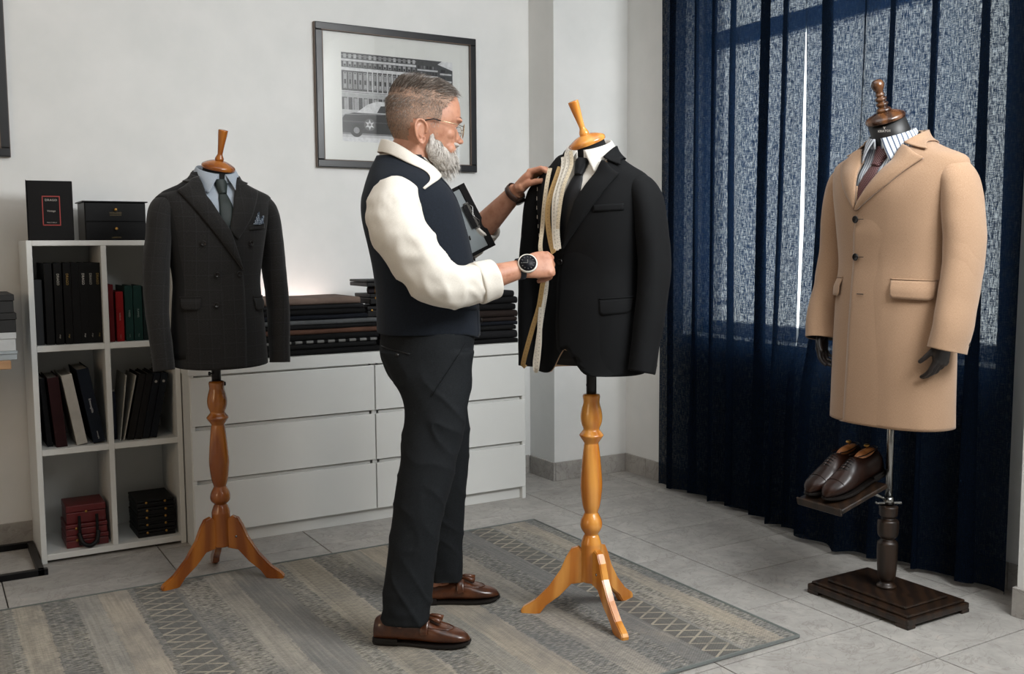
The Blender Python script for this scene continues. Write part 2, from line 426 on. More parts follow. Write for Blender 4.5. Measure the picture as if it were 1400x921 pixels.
zig = t.wave(t.coord('World', (1, 1, 1), (0, 0, .9)), 42, .8, 'X', 1, 2)
blot = t.noise(t.coord('World', (2.6, 1.3, 1)), 2.0, 5, .65)
c = t.mix(t.ramp(streak, [(.38, (.30, .30, .30)), (.58, (0, 0, 0))]), c, srgb('605d57'))
c = t.mix(t.ramp(streak, [(.52, (0, 0, 0)), (.72, (.25, .25, .25))]), c, srgb('c0b6a2'))
c = t.mix(t.math('MULTIPLY', t.ramp(tick, [(.50, (0, 0, 0)), (.58, (.8, .8, .8))]), tickband), c, srgb('57554f'))
c = t.mix(t.math('MULTIPLY', t.ramp(tick, [(.36, (.5, .5, .5)), (.44, (0, 0, 0))]), tickband), c, srgb('c4bba8'))
c = t.mix(t.ramp(blot, [(.34, (.50, .50, .50)), (.52, (0, 0, 0))]), c, srgb('66686a'))
c = t.mix(t.ramp(blot, [(.55, (0, 0, 0)), (.75, (.35, .35, .35))]), c, srgb('b5ab97'))
# lattice of pale diamonds in two bands
def lattice(x0, x1, per, wd):
    X = t.math('DIVIDE', t.math('SUBTRACT', sx[0], x0), x1-x0); Y = t.math('DIVIDE', sx[1], per)
    inside = t.math('MULTIPLY', t.math('GREATER_THAN', X, 0), t.math('LESS_THAN', X, 1))
    k = 2.0
    A = t.math('ABSOLUTE', t.math('SUBTRACT', t.math('FRACT', t.math('ADD', t.math('MULTIPLY', X, k/2), Y)), .5))
    B = t.math('ABSOLUTE', t.math('SUBTRACT', t.math('FRACT', t.math('SUBTRACT', t.math('MULTIPLY', X, k/2), Y)), .5))
    ln = t.math('MAXIMUM', t.math('LESS_THAN', A, wd), t.math('LESS_THAN', B, wd))
    return inside, t.math('MULTIPLY', inside, ln)
for (x0, x1, per, dk) in ((.62, .745, .066, .45), (2.02, 2.13, .062, .7), (1.20, 1.29, .03, .25), (.10, .19, .03, .3)):
    ins, ln = lattice(x0, x1, per, .075)
    fadev = t.ramp(t.noise(t.coord('World'), 9, 4), [(.36, (.45, .45, .45)), (.55, (1, 1, 1))])
    c = t.mix(t.math('MULTIPLY', ins, dk), c, srgb('5a5854'))
    c = t.mix(t.math('MULTIPLY', t.math('MULTIPLY', ln, fadev), .75 if per > .05 else .45), c, srgb('b3aa98'))
pile = t.noise(pos, 260, 2)
c = t.mix(t.math('MULTIPLY', pile, .28), c, srgb('55534e'))
t.base(c); t.set(rough=.95, spec=.1); t.bump(t.math('ADD', pile, t.math('MULTIPLY', zig, .6)), .5, .003)
RUG = t.m
rug = thing('rug', 'grey and beige banded area rug with faded lattice stripes under the man', 'rug')
obj('pile', bm_box(RX0+.006, RX1-.006, RY0+.006, RY1-.006, .0005, .010, .003, 2), RUG, rug)
b = bmesh.new()
BIND = cloth('rug_binding', '5d625f', .95)
for (a, bb) in (((RX0, RY0), (RX1, RY0)), ((RX1, RY0), (RX1, RY1)), ((RX1, RY1), (RX0, RY1)), ((RX0, RY1), (RX0, RY0))):
    o = obj('edge_binding', tube('edge_binding', [(a[0], a[1], .0065), (bb[0], bb[1], .0065)], .006, 8), BIND, rug, True)

# ---------------------------------------------------------------- bookcase
WHITE = plain('white_laminate', 'd7d8d5', .42, var=.015, nscale=3)
CX0, CX1, CY0, CY1, CZ = .366, .930, 4.302, 4.636, 1.288
bc = thing('bookcase', 'white open bookcase of six cubes behind the check jacket', 'bookcase', (0, 0, 0))
def part(name, bx, mat, parent, bev=.0015): return obj(name, bm_box(*bx, bev, 1), mat, parent)
part('side_panel', (CX0, CX0+.021, CY0, CY1, 0, CZ), WHITE, bc); part('side_panel', (CX1-.021, CX1, CY0, CY1, 0, CZ), WHITE, bc)
part('top_panel', (CX0+.021, CX1-.021, CY0, CY1, CZ-.021, CZ), WHITE, bc); part('bottom_panel', (CX0+.021, CX1-.021, CY0, CY1, .012, .036), WHITE, bc)
SH = (.448, .862)
part('divider', (.636, .657, CY0, CY1, .036, CZ-.021), WHITE, bc)
for z in SH:
    part('shelf', (CX0+.021, .636, CY0, CY1, z-.012, z+.012), WHITE, bc); part('shelf', (.657, CX1-.021, CY0, CY1, z-.012, z+.012), WHITE, bc)
part('back_panel', (CX0+.021, CX1-.021, CY1, CY1+.006, .012, CZ-.021), WHITE, bc)

def box_file(name, label, cat, w, d, h, hexc, loc, tilt=0, group=None, text=None, thex='c9c4b8', rough=.5, rounded=.004, tsize=.012, tz=.8, ring=True):
    """binder: cover boards, rounded spine, paper block, finger ring, lettering on the spine"""
    r = thing(name, label, cat, loc, 0, group); r.rotation_euler = (0, tilt, 0)
    mt = MATS.setdefault(hexc, plain('cover_'+hexc, hexc, .6, var=.08, spec=.18))
    pg = MATS.setdefault('paper', plain('paper_block', '9a968c', .8))
    obj('spine', bm_box(-w/2, w/2, 0, .004, 0, h, .0015, 2), mt, r)
    obj('cover', bm_box(-w/2, -w/2+.003, .002, d, 0, h, .001, 1), mt, r); obj('cover', bm_box(w/2-.003, w/2, .002, d, 0, h, .001, 1), mt, r)
    obj('pages', bm_box(-w/2+.003, w/2-.003, .004, d-.006, .003, h-.006), pg, r)
    if text:
        tm = MATS.setdefault('t'+thex, plain('foil_'+thex, thex, .5))
        text_mesh('lettering', text, tsize, tm, r, (0, -.0006, h*tz), (PI/2, PI/2, 0), .0002)
        text_mesh('lettering', text.lower(), tsize*.55, tm, r, (0, -.0006, h*.1), (PI/2, PI/2, 0), .0002)
    return r
SY = 4.335
names = ['a grey title', 'a gold title', 'no title', 'a small white title', 'a pale title', 'a worn gold title']
fx = [.442, .477, .511, .541, .570, .598, .624]
tx = [None, 'DRAGO', 'DRAGO', None, 'DRAGO', 'DRAGO', 'DRAGO']; thx = ['c9c4b8', 'b9b6ac', 'a78a4a', 'c9c4b8', 'd8d5cc', '9d9a92', '8d7434']
lab = ['plain black binder against the short grey box, top left cube of bookcase', 'black binder with grey spine title, second in the top left cube', 'black binder with gold spine title, third in the top left cube',
       'plain black binder in the middle of the top left cube', 'black binder with bright white spine title in the top left cube', 'black binder with faint grey spine title in the top left cube', 'black binder with gold title touching the bookcase divider']
ZS = SH[1]+.012
for x, tt, th_, lb in zip(fx, tx, thx, lab):
    box_file('binder', lb, 'binder', .029, .27, .325, '0d0d0e', (x, SY, ZS), 0, 'black binders in the top left cube', tt, th_, tsize=.013)
bx_ = obj('slip_case', bm_box(.391, .420, SY+.01, SY+.2, ZS, ZS+.26, .002, 1), plain('charcoal_card', '1b1d20', .7)); tag(bx_, 'short charcoal slip case beside the black binders', 'case')
box_file('binder', 'narrow dark red binder against the divider in the top right cube', 'binder', .020, .2, .235, '5d1416', (.672, SY, ZS), 0, 'red binders')
box_file('binder', 'bright red binder with small emblem in the top right cube', 'binder', .029, .22, .205, '7d1215', (.705, SY, ZS), 0, 'red binders', 'lookbook', 'a98a80', tsize=.008, tz=.5)
box_file('binder', 'dark green binder next to the bright red binder', 'binder', .030, .22, .228, '12302c', (.741, SY, ZS), 0, 'green binders', 'TWEED', '8a9a94', tsize=.009, tz=.5)
box_file('binder', 'dark green binder half hidden by the jacket sleeve', 'binder', .034, .22, .228, '122e2a', (.776, SY, ZS), 0, 'green binders', 'FLANNEL', '8a9a94', tsize=.009, tz=.5)
box_file('binder', 'black-green binder behind the jacket sleeve', 'binder', .03, .22, .22, '0c1a1a', (.811, SY, ZS), 0, 'green binders')
ZM = SH[0]+.012
R_ = math.radians
box_file('binder', 'maroon binder standing in the middle left cube', 'binder', .042, .24, .285, '2c1215', (.464, SY, ZM), R_(-4.5), 'leaning binders')
box_file('binder', 'white binder leaning left in the middle cube', 'binder', .040, .24, .292, 'b4b1aa', (.540, SY, ZM+.004), R_(-9.5), 'leaning binders')
box_file('binder', 'navy binder with white spine lettering leaning in the middle left cube', 'binder', .046, .25, .31, '0c1420', (.606, SY, ZM+.006), R_(-10), 'leaning binders', 'Ermenegildo', 'c9c9c9', tsize=.012, tz=.5)
box_file('binder', 'black binder squeezed behind the maroon one', 'binder', .02, .2, .28, '0f0f12', (.424, SY+.03, ZM), R_(-4), 'leaning binders')
PALE = plain('pale_card', '9a9890', .7)
for i, (x, tl, lb) in enumerate(((.686, 7, 'thin pale folder leaning right beside the divider'), (.700, 12, 'thin pale folder leaning against the black albums'))):
    o = obj('folder', bm_box(-.002, .002, 0, .22, 0, .275, .0006, 1), PALE); o.location = (x, SY, ZM+.001); o.rotation_euler = (0, R_(tl), 0); tag(o, lb, 'folder', 'thin folders')
for i, (x, hx, lb) in enumerate(((.726, '12100f', 'black album with brown spine spot, leaning right'), (.756, '0e0d0d', 'middle black album of the leaning row'), (.786, '0c1016', 'black album with pale crest leaning right'), (.817, '0b1017', 'outermost black album with pale crest'))):
    r = box_file('album', lb, 'album', .027, .22, .275, hx, (x, SY, ZM+.004), R_(12), 'black albums')
    if i > 1:
        e = lathe('crest', [(0.0001, 0), (.006, 0), (.006, .0006), (.0001, .0006)], 6); o = obj('crest', e, PALE, r); o.location = (0, -.0004, .24); o.rotation_euler = (PI/2, 0, 0)
bag = thing('pouch', 'small navy drawstring pouch in the middle right cube', 'pouch', (.672, SY+.06, ZM))
obj('sack', fold(lathe('sack', [(.001, 0), (.011, .002), (.0125, .06), (.012, .16), (.009, .2), (.006, .21), (.001, .211)], 20), .002, 30), plain('navy_suede', '1a2233', .8), bag, True)
obj('cord', lathe('cord', [(.0062, .2), (.0085, .203), (.0085, .207), (.0062, .21)], 14), PALE, bag, True)
# cases in the bottom cubes
RED = plain('red_leather', '5c1214', .42, var=.1, bump=.2, bscale=300); BLK = plain('black_leather', '09090a', .5, var=.1, bump=.15, bscale=300, spec=.25); GOLD = plain('brass', 'b58a4a', .3, .9)
def case(name, label, cat, x0, x1, y0, y1, z0, z1, mat, group, studs=2, lidgap=True):
    r = thing(name, label, cat, (0, 0, 0), 0, group); zm = z0+(z1-z0)*.62
    obj('body', bm_box(x0, x1, y0, y1, z0, zm-.001, .003, 2), mat, r); obj('lid', bm_box(x0-.001, x1+.001, y0-.001, y1, zm+.001, z1, .003, 2), mat, r)
    for k in range(studs):
        xx = x0+(x1-x0)*((k+.5)/studs if studs > 1 else .5)
        s = obj('clasp', lathe('clasp', [(.0001, 0), (.0055, 0), (.0055, .002), (.003, .0035), (.0001, .0035)], 12), GOLD, r, True); s.location = (xx, y0-.0005, zm); s.rotation_euler = (PI/2, 0, 0)
    return r
case('red_case', 'lowest red leather sample case in the bottom left cube', 'case', .465, .625, 4.345, 4.52, .036, .086, RED, 'red sample cases')
case('red_case', 'middle red leather sample case behind the black handles', 'case', .465, .622, 4.348, 4.52, .087, .132, RED, 'red sample cases')
case('red_case', 'topmost tall red leather sample case in the bottom left cube', 'case', .470, .620, 4.36, 4.52, .133, .208, RED, 'red sample cases', 1)
hb = thing('carry_strap', 'black carrying strap hanging over the red cases', 'strap')
for dx in (.515, .582):
    obj('strap', bm_box(dx-.006, dx+.006, 4.332, 4.3375, .045, .17, .002, 1), BLK, hb)
obj('handle', tube('handle', smooth_path([(.512, 4.334, .10), (.522, 4.318, .062), (.548, 4.312, .047), (.575, 4.318, .062), (.585, 4.334, .10)], 6), .009, 10), BLK, hb, True)
z = .036
bl = ['lowest black case of the stack in the bottom right cube', 'second black case from the bottom of its stack', 'middle black case of the five stacked', 'fourth black case, just under the top one', 'topmost black case of the stack in the bottom right cube']
for k in range(5):
    case('black_case', bl[k], 'case', .742+.002*(k % 2), .895, 4.345+.004*((k*2) % 3), 4.55, z, z+.031, BLK, 'stacked black cases'); z += .0318
# boxes on top of the bookcase
pb = thing('presentation_box', 'tall black presentation box with red framed label on the bookcase', 'box', (.470, 4.40, CZ), R_(-6))
BKC = plain('matt_black_card', '0e0d0e', .6, var=.05, spec=.2)
obj('body', bm_box(-.083, .083, -.001, .06, 0, .238, .002, 1), BKC, pb); obj('spine', bm_box(-.0865, -.083, -.003, .062, 0, .24, .001, 1), BKC, pb)
LRED = plain('label_red', '9c3a34', .6); LW = plain('label_white', 'b8b2aa', .6)
fr = obj('label', bm_box(-.030, .036, -.0022, -.001, .06, .178), BKC, pb); fr['label'] = 'black label with red border'
for bx in ((-.030, .036, .174, .178), (-.030, .036, .06, .064), (-.030, -.0265, .06, .178), (.0325, .036, .06, .178)):
    obj('border', bm_box(bx[0], bx[1], -.003, -.0022, bx[2], bx[3]), LRED, fr)
text_mesh('lettering', 'DRAGO', .0125, LW, fr, (.003, -.0026, .161), (PI/2, 0, 0)); text_mesh('lettering', 'Vintage', .0105, LW, fr, (.003, -.0026, .118), (PI/2, 0, 0)); text_mesh('lettering', 'TESSUTI BIELLA', .0055, LW, fr, (.003, -.0026, .072), (PI/2, 0, 0))
text_mesh('spine_lettering', 'DRAGO', .009, LRED, pb, (-.0869, .03, .17), (PI/2, PI/2, -PI/2)); 
ch = thing('chest_box', 'low black two-drawer box with gold crest on the bookcase', 'box', (.71, 4.37, CZ))
BK2 = plain('gloss_black_card', '050506', .4, var=.05, spec=.2)
obj('body', bm_box(-.118, .118, .004, .2, 0, .155, .002, 1), BK2, ch); obj('lid', bm_box(-.127, .127, -.003, .205, .155, .160, .001, 1), BK2, ch)
for z0, z1 in ((.003, .074), (.078, .153)):
    d_ = obj('drawer', bm_box(-.116, .116, 0, .006, z0, z1, .0015, 1), BK2, ch)
    k_ = obj('knob', lathe('knob', [(.0001, 0), (.004, 0), (.004, .004), (.006, .006), (.006, .009), (.0001, .010)], 14), GOLD, d_, True); k_.location = (0, 0, z0+(z1-z0)*.64); k_.rotation_euler = (PI/2, 0, 0)
for zz, ln in ((.122, .03), (.112, .045), (.103, .035), (.012, .04)):
    text_mesh('lettering', {.03: 'W B', .045: 'HOLLAND', .035: 'SAVILE ROW', .04: 'LONDON'}[ln], .008 if ln < .045 else .010, plain('dim_gold', '6a5a34', .5), ch, (0, -.0006, zz), (PI/2, 0, 0))

# ---------------------------------------------------------------- rack at the left edge with boxes
rk = thing('display_rack', 'black metal display rack with wooden shelf at the left edge', 'rack')
BM = plain('black_steel', '121214', .4, .6)
def bar(name, a, c, s, mat, parent):
    a, c = Vector(a), Vector(c); lo = [min(a[i], c[i])-s for i in range(3)]; hi = [max(a[i], c[i])+s for i in range(3)]
    return obj(name, bm_box(lo[0], hi[0], lo[1], hi[1], lo[2], hi[2], .002, 1), mat, parent)
for a, c in (((-.5, 4.165, .0125), (.362, 4.165, .0125)), ((-.5, 4.585, .0125), (.338, 4.585, .0125)), ((.350, 4.165, .0125), (.350, 4.585, .0125)), ((-.5, 4.165, .0125), (-.5, 4.585, .0125))):
    bar('base_rail', a, c, .0125, BM, rk)
for y in (4.2, 4.55): bar('post', (-.25, y, 0.025), (-.25, y, 1.6), .0125, BM, rk)
OAK = wood('oak_board', 'a98460', 'b8946e', 12, .5, 'X', 0)
for z in (.805, 1.35): obj('shelf_board', bm_box(-.55, .285 if z < 1 else -.1, 4.17, 4.58, z, z+.032, .003, 1), OAK, rk)
GRY = plain('pale_blue_card', '9aa3a8', .7); BKB = plain('black_card', '141414', .65); WHB = plain('white_card', 'b9bcbd', .7)
z = .837
for h, m_, lb, dx in ((.034, GRY, 'shallow pale blue box lowest on the oak shelf', .308), (.071, WHB, 'white carton under the two black boxes', .306), (.074, BKB, 'lower black box in the stack at the left edge', .310), (.070, BKB, 'topmost black box in the stack at the left edge', .305)):
    r = thing('shoe_box', lb, 'box', (0, 0, 0), 0, 'boxes on the oak shelf'); lid = h*.35
    obj('body', bm_box(-.02, dx, 4.20, 4.52, z, z+h-lid, .002, 1), m_, r); obj('lid', bm_box(-.023, dx+.003, 4.197, 4.523, z+h-lid, z+h-.0005, .002, 1), m_, r); z += h

# ---------------------------------------------------------------- dresser
xm0 = 1.755
DX0, DX1, DY0, DY1, DZ = .935, 2.556, 4.172, 4.636, .782
dr = thing('dresser', 'wide white six-drawer dresser against the back wall', 'dresser')
part('side_panel', (DX0, DX0+.02, DY0+.004, DY1, 0, DZ-.052), WHITE, dr); part('side_panel', (DX1-.02, DX1, DY0+.004, DY1, 0, DZ-.052), WHITE, dr)
part('top_panel', (DX0-.004, DX1+.004, DY0-.002, DY1+.004, DZ-.052, DZ), WHITE, dr); part('back_panel', (DX0+.02, DX1-.02, DY1-.01, DY1, .02, DZ-.053), WHITE, dr)
part('plinth', (DX0+.02, DX1-.02, DY0+.03, DY0+.05, 0, .06), WHITE, dr); part('divider', (xm0-.012, xm0+.012, DY0+.019, DY1-.01, .06, DZ-.053), WHITE, dr)
xm = 1.755
for (z0, z1) in ((.062, .272), (.290, .500), (.518, .722)):
    for x0, x1 in ((DX0+.004, xm-.0025), (xm+.0025, DX1-.004)):
        d_ = obj('drawer', bm_box(x0, x1, DY0, DY0+.018, z0, z1, .002, 2), WHITE, dr)
        obj('drawer_box', bm_box(x0+.03, x1-.03, DY0+.019, DY1-.03, z0+.01, z1-.02), WHITE, d_)
        obj('finger_lip', bm_box(x0+.02, x1-.02, DY0+.020, DY0+.032, z1-.004, z1+.012), WHITE, d_)

# ---------------------------------------------------------------- folded cloth piles on the dresser
def folded(label, x0, x1, y0, y1, z0, h, mat, group, seed, roll=.5):
    """folded length of cloth: layered pages inside one rounded front fold"""
    r = thing('folded_fabric', label, 'fabric', (0, 0, 0), 0, group)
    n = 40; k = 10; rings = []
    for i in range(n+1):
        x = x0+(x1-x0)*i/n; e = min(i, n-i)/n
        sh = .006*noise.noise(Vector((x*6, seed, 0))); hh = h*(1+.10*noise.noise(Vector((x*5, seed, 4))))*(1 if e > .02 else .93)
        ring = []
        for j in range(k+1):
            a = -PI/2+PI*j/k; ring.append((x, y0+sh+hh/2-math.cos(a)*hh/2*.9, z0+hh/2+math.sin(a)*hh/2-.0002))
        ring.append((x, y1, z0+hh)); ring.append((x, y1, z0)); rings.append(ring)
    obj('fold', loft('fold', rings), mat, r, False)
    me = r.children[0].data; me.shade_smooth()
    # inner turn of the cloth seen at the end
    obj('inner_layer', bm_box(x0+.004, x1+.0022, y0+h*.5, y1-.01, z0+h*.38, z0+h*.62, .001, 1), mat, r)
    return r
def stripe_cloth(name, h1, h2, per, ax=0, duty=.5):
    t = NT(name); s = t.sep(t.coord('Object')); f = t.math('LESS_THAN', t.math('FRACT', t.math('DIVIDE', s[ax], per)), duty)
    t.base(t.mix(f, srgb(h1), srgb(h2))); t.set(rough=.9, spec=.2); t.bump(t.noise(t.coord('Object'), 400, 2), .3, .001); return t.m
FB = {k: plain('wool_'+k, h, .9, var=.12, bump=.3, bscale=350, spec=.2) for k, h in dict(black='0c0c0d', black2='121213', charcoal='19191b', brown='50382d', grey='4f5152', taupe='6b5b52', navy='10131a', darkbrown='241c19').items()}
FB['check'] = stripe_cloth('wool_dash', '0d0d0e', '6d6d6b', .05, 0, .62)
def pile(x0, x1, spec, group, z=DZ, y0=4.20, y1=4.48, seed=0):
    for i, (k, h, lb, d0, d1, dy) in enumerate(spec):
        folded(lb, x0+d0, x1+d1, y0+dy, y1, z, h, FB[k], group, seed+i); z += h+.0006
    return z
pile(1.02, 1.80, [('black', .026, 'lowest black cloth in the left pile', .0, .0, 0), ('black2', .024, 'black cloth second from the bottom of the left pile', .01, -.02, .004), ('check', .013, 'thin cloth with pale dashed edge in the left pile', .0, -.015, .003),
     ('black', .026, 'black cloth under the brown one', .01, -.01, .0), ('brown', .022, 'rust brown cloth in the left pile', .0, -.005, .002), ('black2', .019, 'thin black cloth between brown and grey', .0, -.02, .004), ('grey', .020, 'mid grey cloth in the left pile', .01, -.008, .0),
     ('navy', .022, 'blue-black cloth resting on the grey one', .0, -.06, .006), ('black', .024, 'black cloth in the upper left pile', .01, -.07, .003), ('charcoal', .020, 'charcoal cloth just under the taupe one', .0, -.08, .006), ('taupe', .030, 'taupe brown cloth on top of the left pile', .01, -.095, .0)], 'left cloth pile', seed=1)
ztop = pile(1.84, 2.24, [('black', .04, 'thick black cloth at the foot of the middle pile', 0, 0, 0), ('charcoal', .035, 'charcoal cloth in the middle pile', .01, 0, .004), ('darkbrown', .045, 'dark brown cloth in the middle pile', .0, -.01, 0), ('black2', .04, 'upper black cloth of the middle pile', .01, 0, .004), ('black', .05, 'thick black cloth topping the middle pile', 0, 0, 0)], 'middle cloth pile', seed=20)
pile(2.27, 2.53, [('black', .022, 'lowest black cloth of the pile beside the black jacket', 0, 0, 0), ('charcoal', .042, 'thick charcoal cloth in the right pile', .0, .0, .003), ('black2', .022, 'thin black cloth in the right pile', .0, -.01, .0), ('navy', .02, 'blue-black cloth in the right pile', .0, 0, .004),
     ('darkbrown', .018, 'thin dark brown cloth in the right pile', .0, -.005, 0), ('darkbrown', .035, 'thick dark brown cloth in the right pile', .0, .0, .002), ('black', .03, 'black cloth above the brown in the right pile', .0, -.012, .0), ('black2', .034, 'black cloth near the top of the right pile', .0, .0, .003), ('charcoal', .03, 'charcoal cloth on top of the right pile', .0, -.02, 0)], 'right cloth pile', seed=40)
# swatch books and small boxes on the middle pile
zz = ztop
sw = case('swatch_box', 'black trimmings box with brass studs beside the man\'s back', 'box', 1.748, 1.832, 4.225, 4.42, .9375, .985, BLK, 'trimming boxes')
for o in list(sw.children): pass
zz = ztop
case('swatch_box', 'small black box with brass corner on the middle pile', 'box', 1.765, 1.92, 4.23, 4.42, zz, zz+.045, BLK, 'trimming boxes', 3)
hk = thing('fabric_roll', 'small grey-mauve roll of cloth between the black boxes', 'fabric roll', (0, 0, 0))
obj('roll', tube('roll', [(1.775, 4.28, zz+.062), (1.90, 4.28, zz+.062)], .017, 16), plain('mauve_wool', '3b3338', .9), hk, True)
obj('band', tube('band', [(1.80, 4.28, zz+.062), (1.812, 4.28, zz+.062)], .0176, 16), GOLD, hk, True)
case('swatch_box', 'flat black box topmost on the middle pile', 'box', 1.745, 1.93, 4.22, 4.43, zz+.080, zz+.110, BLK, 'trimming boxes', 0)
# LED bar behind the left pile that lights the wall
led = thing('led_bar', 'slim LED light bar glowing on the wall behind the left cloth pile', 'lamp', (1.45, 4.575, .782))
obj('foot', bm_box(-.05, .05, -.03, .03, 0, .01, .002, 1), UPVC, led); obj('stem', bm_box(-.006, .006, -.006, .006, .01, .18, .001, 1), UPVC, led)
obj('housing', bm_box(-.26, .26, -.02, .02, .18, .2, .003, 1), UPVC, led)
t = NT('led_diffuser'); t.b.inputs['Emission Color'].default_value = (1, .78, .70, 1); t.b.inputs['Emission Strength'].default_value = 7.5; t.base((.9, .8, .75, 1)); 
obj('diffuser', bm_box(-.25, .25, -.012, .016, .2, .206, .002, 1), t.m, led)

# ---------------------------------------------------------------- framed photographs
BF = plain('black_frame', '17171a', .35, var=.05, coat=.2); BRN = plain('frame_edge_brown', '5a4636', .45)
MATB = plain('mat_board', 'd8d8d3', .8, var=.01)
def frame(label, x0, x1, z0, z1, w=.036):
    r = thing('picture_frame', label, 'picture', (0, 0, 0), 0, 'framed photographs'); y = YB
    for bx in ((x0, x1, z1-w, z1), (x0, x1, z0, z0+w), (x0, x0+w, z0+w, z1-w), (x1-w, x1, z0+w, z1-w)):
        obj('moulding', bm_box(bx[0], bx[1], y-.028, y-.002, bx[2], bx[3], .004, 2), BF, r)
    for bx in ((x0+w-.005, x1-w+.005, z1-w-.0005, z1-w+.003), (x0+w-.005, x1-w+.005, z0+w-.003, z0+w+.0005), (x0+w-.003, x0+w+.0005, z0+w, z1-w), (x1-w-.0005, x1-w+.003, z0+w, z1-w)):
        obj('inner_bead', bm_box(bx[0], bx[1], y-.029, y-.020, bx[2], bx[3]), BRN, r)
    for bx in ((x0-.002, x0+.001, z0, z1), (x1-.001, x1+.002, z0, z1)): obj('edge', bm_box(bx[0], bx[1], y-.022, y-.002, bx[2], bx[3]), BRN, r)
    obj('mat_board', bm_box(x0+w, x1-w, y-.012, y-.006, z0+w, z1-w), MATB, r)
    t_ = MATS.setdefault('picglass', None)
    if t_ is None:
        t = NT('picture_glass'); tr = t.add('ShaderNodeBsdfTransparent'); gl = t.add('ShaderNodeBsdfGlossy'); gl.inputs['Roughness'].default_value = .03
        fr_ = t.add('ShaderNodeFresnel'); fr_.inputs[0].default_value = 1.45
        mx = t.add('ShaderNodeMixShader'); t.link(fr_.outputs[0], mx.inputs[0]); t.link(tr.outputs[0], mx.inputs[1]); t.link(gl.outputs[0], mx.inputs[2]); t.link(mx.outputs[0], t.out.inputs[0]); MATS['picglass'] = t.m
    obj('glass', bm_box(x0+w-.002, x1-w+.002, y-.018, y-.0165, z0+w-.002, z1-w+.002), MATS['picglass'], r)
    return r
pic = frame('black framed black-and-white street photograph with a car, behind the man', 1.674, 2.541, 1.639, 2.320)
frame('black framed picture cut off at the left edge', -.51, .353, 1.633, 2.315)
# the print: flat shapes in shades of grey
GREYS = {}
def grey(g):
    g = max(5, min(250, int(g/6)*6))
    if g not in GREYS: GREYS[g] = plain('print_grey_%d' % g, (g, g, g), .6, var=.10, nscale=60)
    return GREYS[g]
P0, P1, Q0, Q1 = 1.807, 2.410, 1.767, 2.191
pr = bmesh.new(); pm = []; lay = [0]
def quad(u0, u1, v0, v1, g, skew=0):
    poly([(u0, v0), (u1, v0+skew), (u1, v1+skew), (u0, v1)], g)
def poly(pts, g):
    m_ = grey(g)
    if m_ not in pm: pm.append(m_)
    lay[0] += 1; y = YB-.0122-lay[0]*4e-6
    f = pr.faces.new([pr.verts.new((P0+(P1-P0)*u, y, Q0+(Q1-Q0)*w)) for u, w in pts]); f.material_index = pm.index(m_)
rr = random.Random(5)
quad(0, 1, 0, 1, 150); quad(.0, .66, .32, 1, 62); quad(.66, 1, .5, 1, 70); poly([(.86, .96), (1, .9), (1, 1), (.9, 1)], 215)
quad(0, .66, .905, .93, 200); quad(0, .66, .80, .835, 205); quad(0, .66, .795, .80, 90); quad(0, .66, .545, .575, 190); quad(0, .66, .50, .545, 165); quad(0, .66, .555, .56, 80)
quad(0, .66, .965, .972, 150)
for i in range(15):
    u = .018+i*.0435
    if u > .63: break
    for (a, bb) in ((.94, .985), (.845, .90)): quad(u, u+.024, a, bb, 120+rr.random()*60); 
    quad(u+.003, u+.021, .848, .872, 40)
    quad(u-.002, u+.026, .60, .78, 175); quad(u+.002, u+.022, .605, .775, 45); quad(u+.004, u+.020, .70, .765, 130+rr.random()*40); quad(u+.004, u+.020, .61, .65, 110+rr.random()*60)
    quad(u+.028, u+.036, .575, .80, 205 if i > 3 else 70)
    quad(u, u+.026, .36, .49, 50 if i % 2 else 150); quad(u+.03, u+.036, .30, .50, 200)
quad(0, .66, .30, .36, 185)
for i in range(6):
    v0 = .52+i*.07
    quad(.67, .86, v0, v0+.018, 190); 
    for k in range(7): quad(.675+k*.027, .69+k*.027, v0+.024, v0+.06, 30+rr.random()*90)
for k in range(5):
    quad(.88, .99, .50+k*.085, .52+k*.085, 185); quad(.89, .93, .53+k*.085, .565+k*.085, 40); quad(.945, .98, .53+k*.085, .565+k*.085, 60)
quad(0, 1, 0, .10, 190); quad(0, 1, .08, .10, 120); quad(.0, 1, .0, .05, 215); quad(0, .1, .1, .3, 150)
# car: body, roof, windows, wheel, star emblem
poly([(0, .10), (.8, .10), (.95, .12), (.97, .22), (.9, .29), (.6, .33), (.1, .33), (.02, .30), (0, .26)], 38)
poly([(.12, .33), (.22, .43), (.30, .47), (.55, .47), (.66, .42), (.76, .33)], 205)
poly([(.30, .34), (.335, .42), (.44, .43), (.44, .34)], 55); poly([(.46, .34), (.46, .43), (.56, .43), (.66, .35)], 50)
poly([(.02, .30), (.6, .335), (.6, .345), (.02, .31)], 130); quad(0, .9, .225, .232, 95); quad(.03, .97, .10, .115, 20)
for cx in (.12, .78):
    poly([(cx+.055*math.cos(a*PI/8), .13+.078*math.sin(a*PI/8)) for a in range(16)], 18); poly([(cx+.026*math.cos(a*PI/8), .13+.037*math.sin(a*PI/8)) for a in range(16)], 140)
poly([(.235+.05*math.cos(a*PI/10), .20+.07*math.sin(a*PI/10)) for a in range(20)], 95)
poly([(.235+(.043 if a % 2 == 0 else .02)*math.sin(a*PI/6), .20+(.061 if a % 2 == 0 else .028)*math.cos(a*PI/6)) for a in range(12)], 205)
poly([(.235+.012*math.cos(a*PI/6), .20+.017*math.sin(a*PI/6)) for a in range(12)], 110)
bmesh.ops.recalc_face_normals(pr, faces=pr.faces[:])
me = bpy.data.meshes.new('photo_print'); pr.to_mesh(me); pr.free()
for m_ in pm: me.materials.append(m_)
po = bpy.data.objects.new('photo_print', me); COL.objects.link(po); po.parent = pic
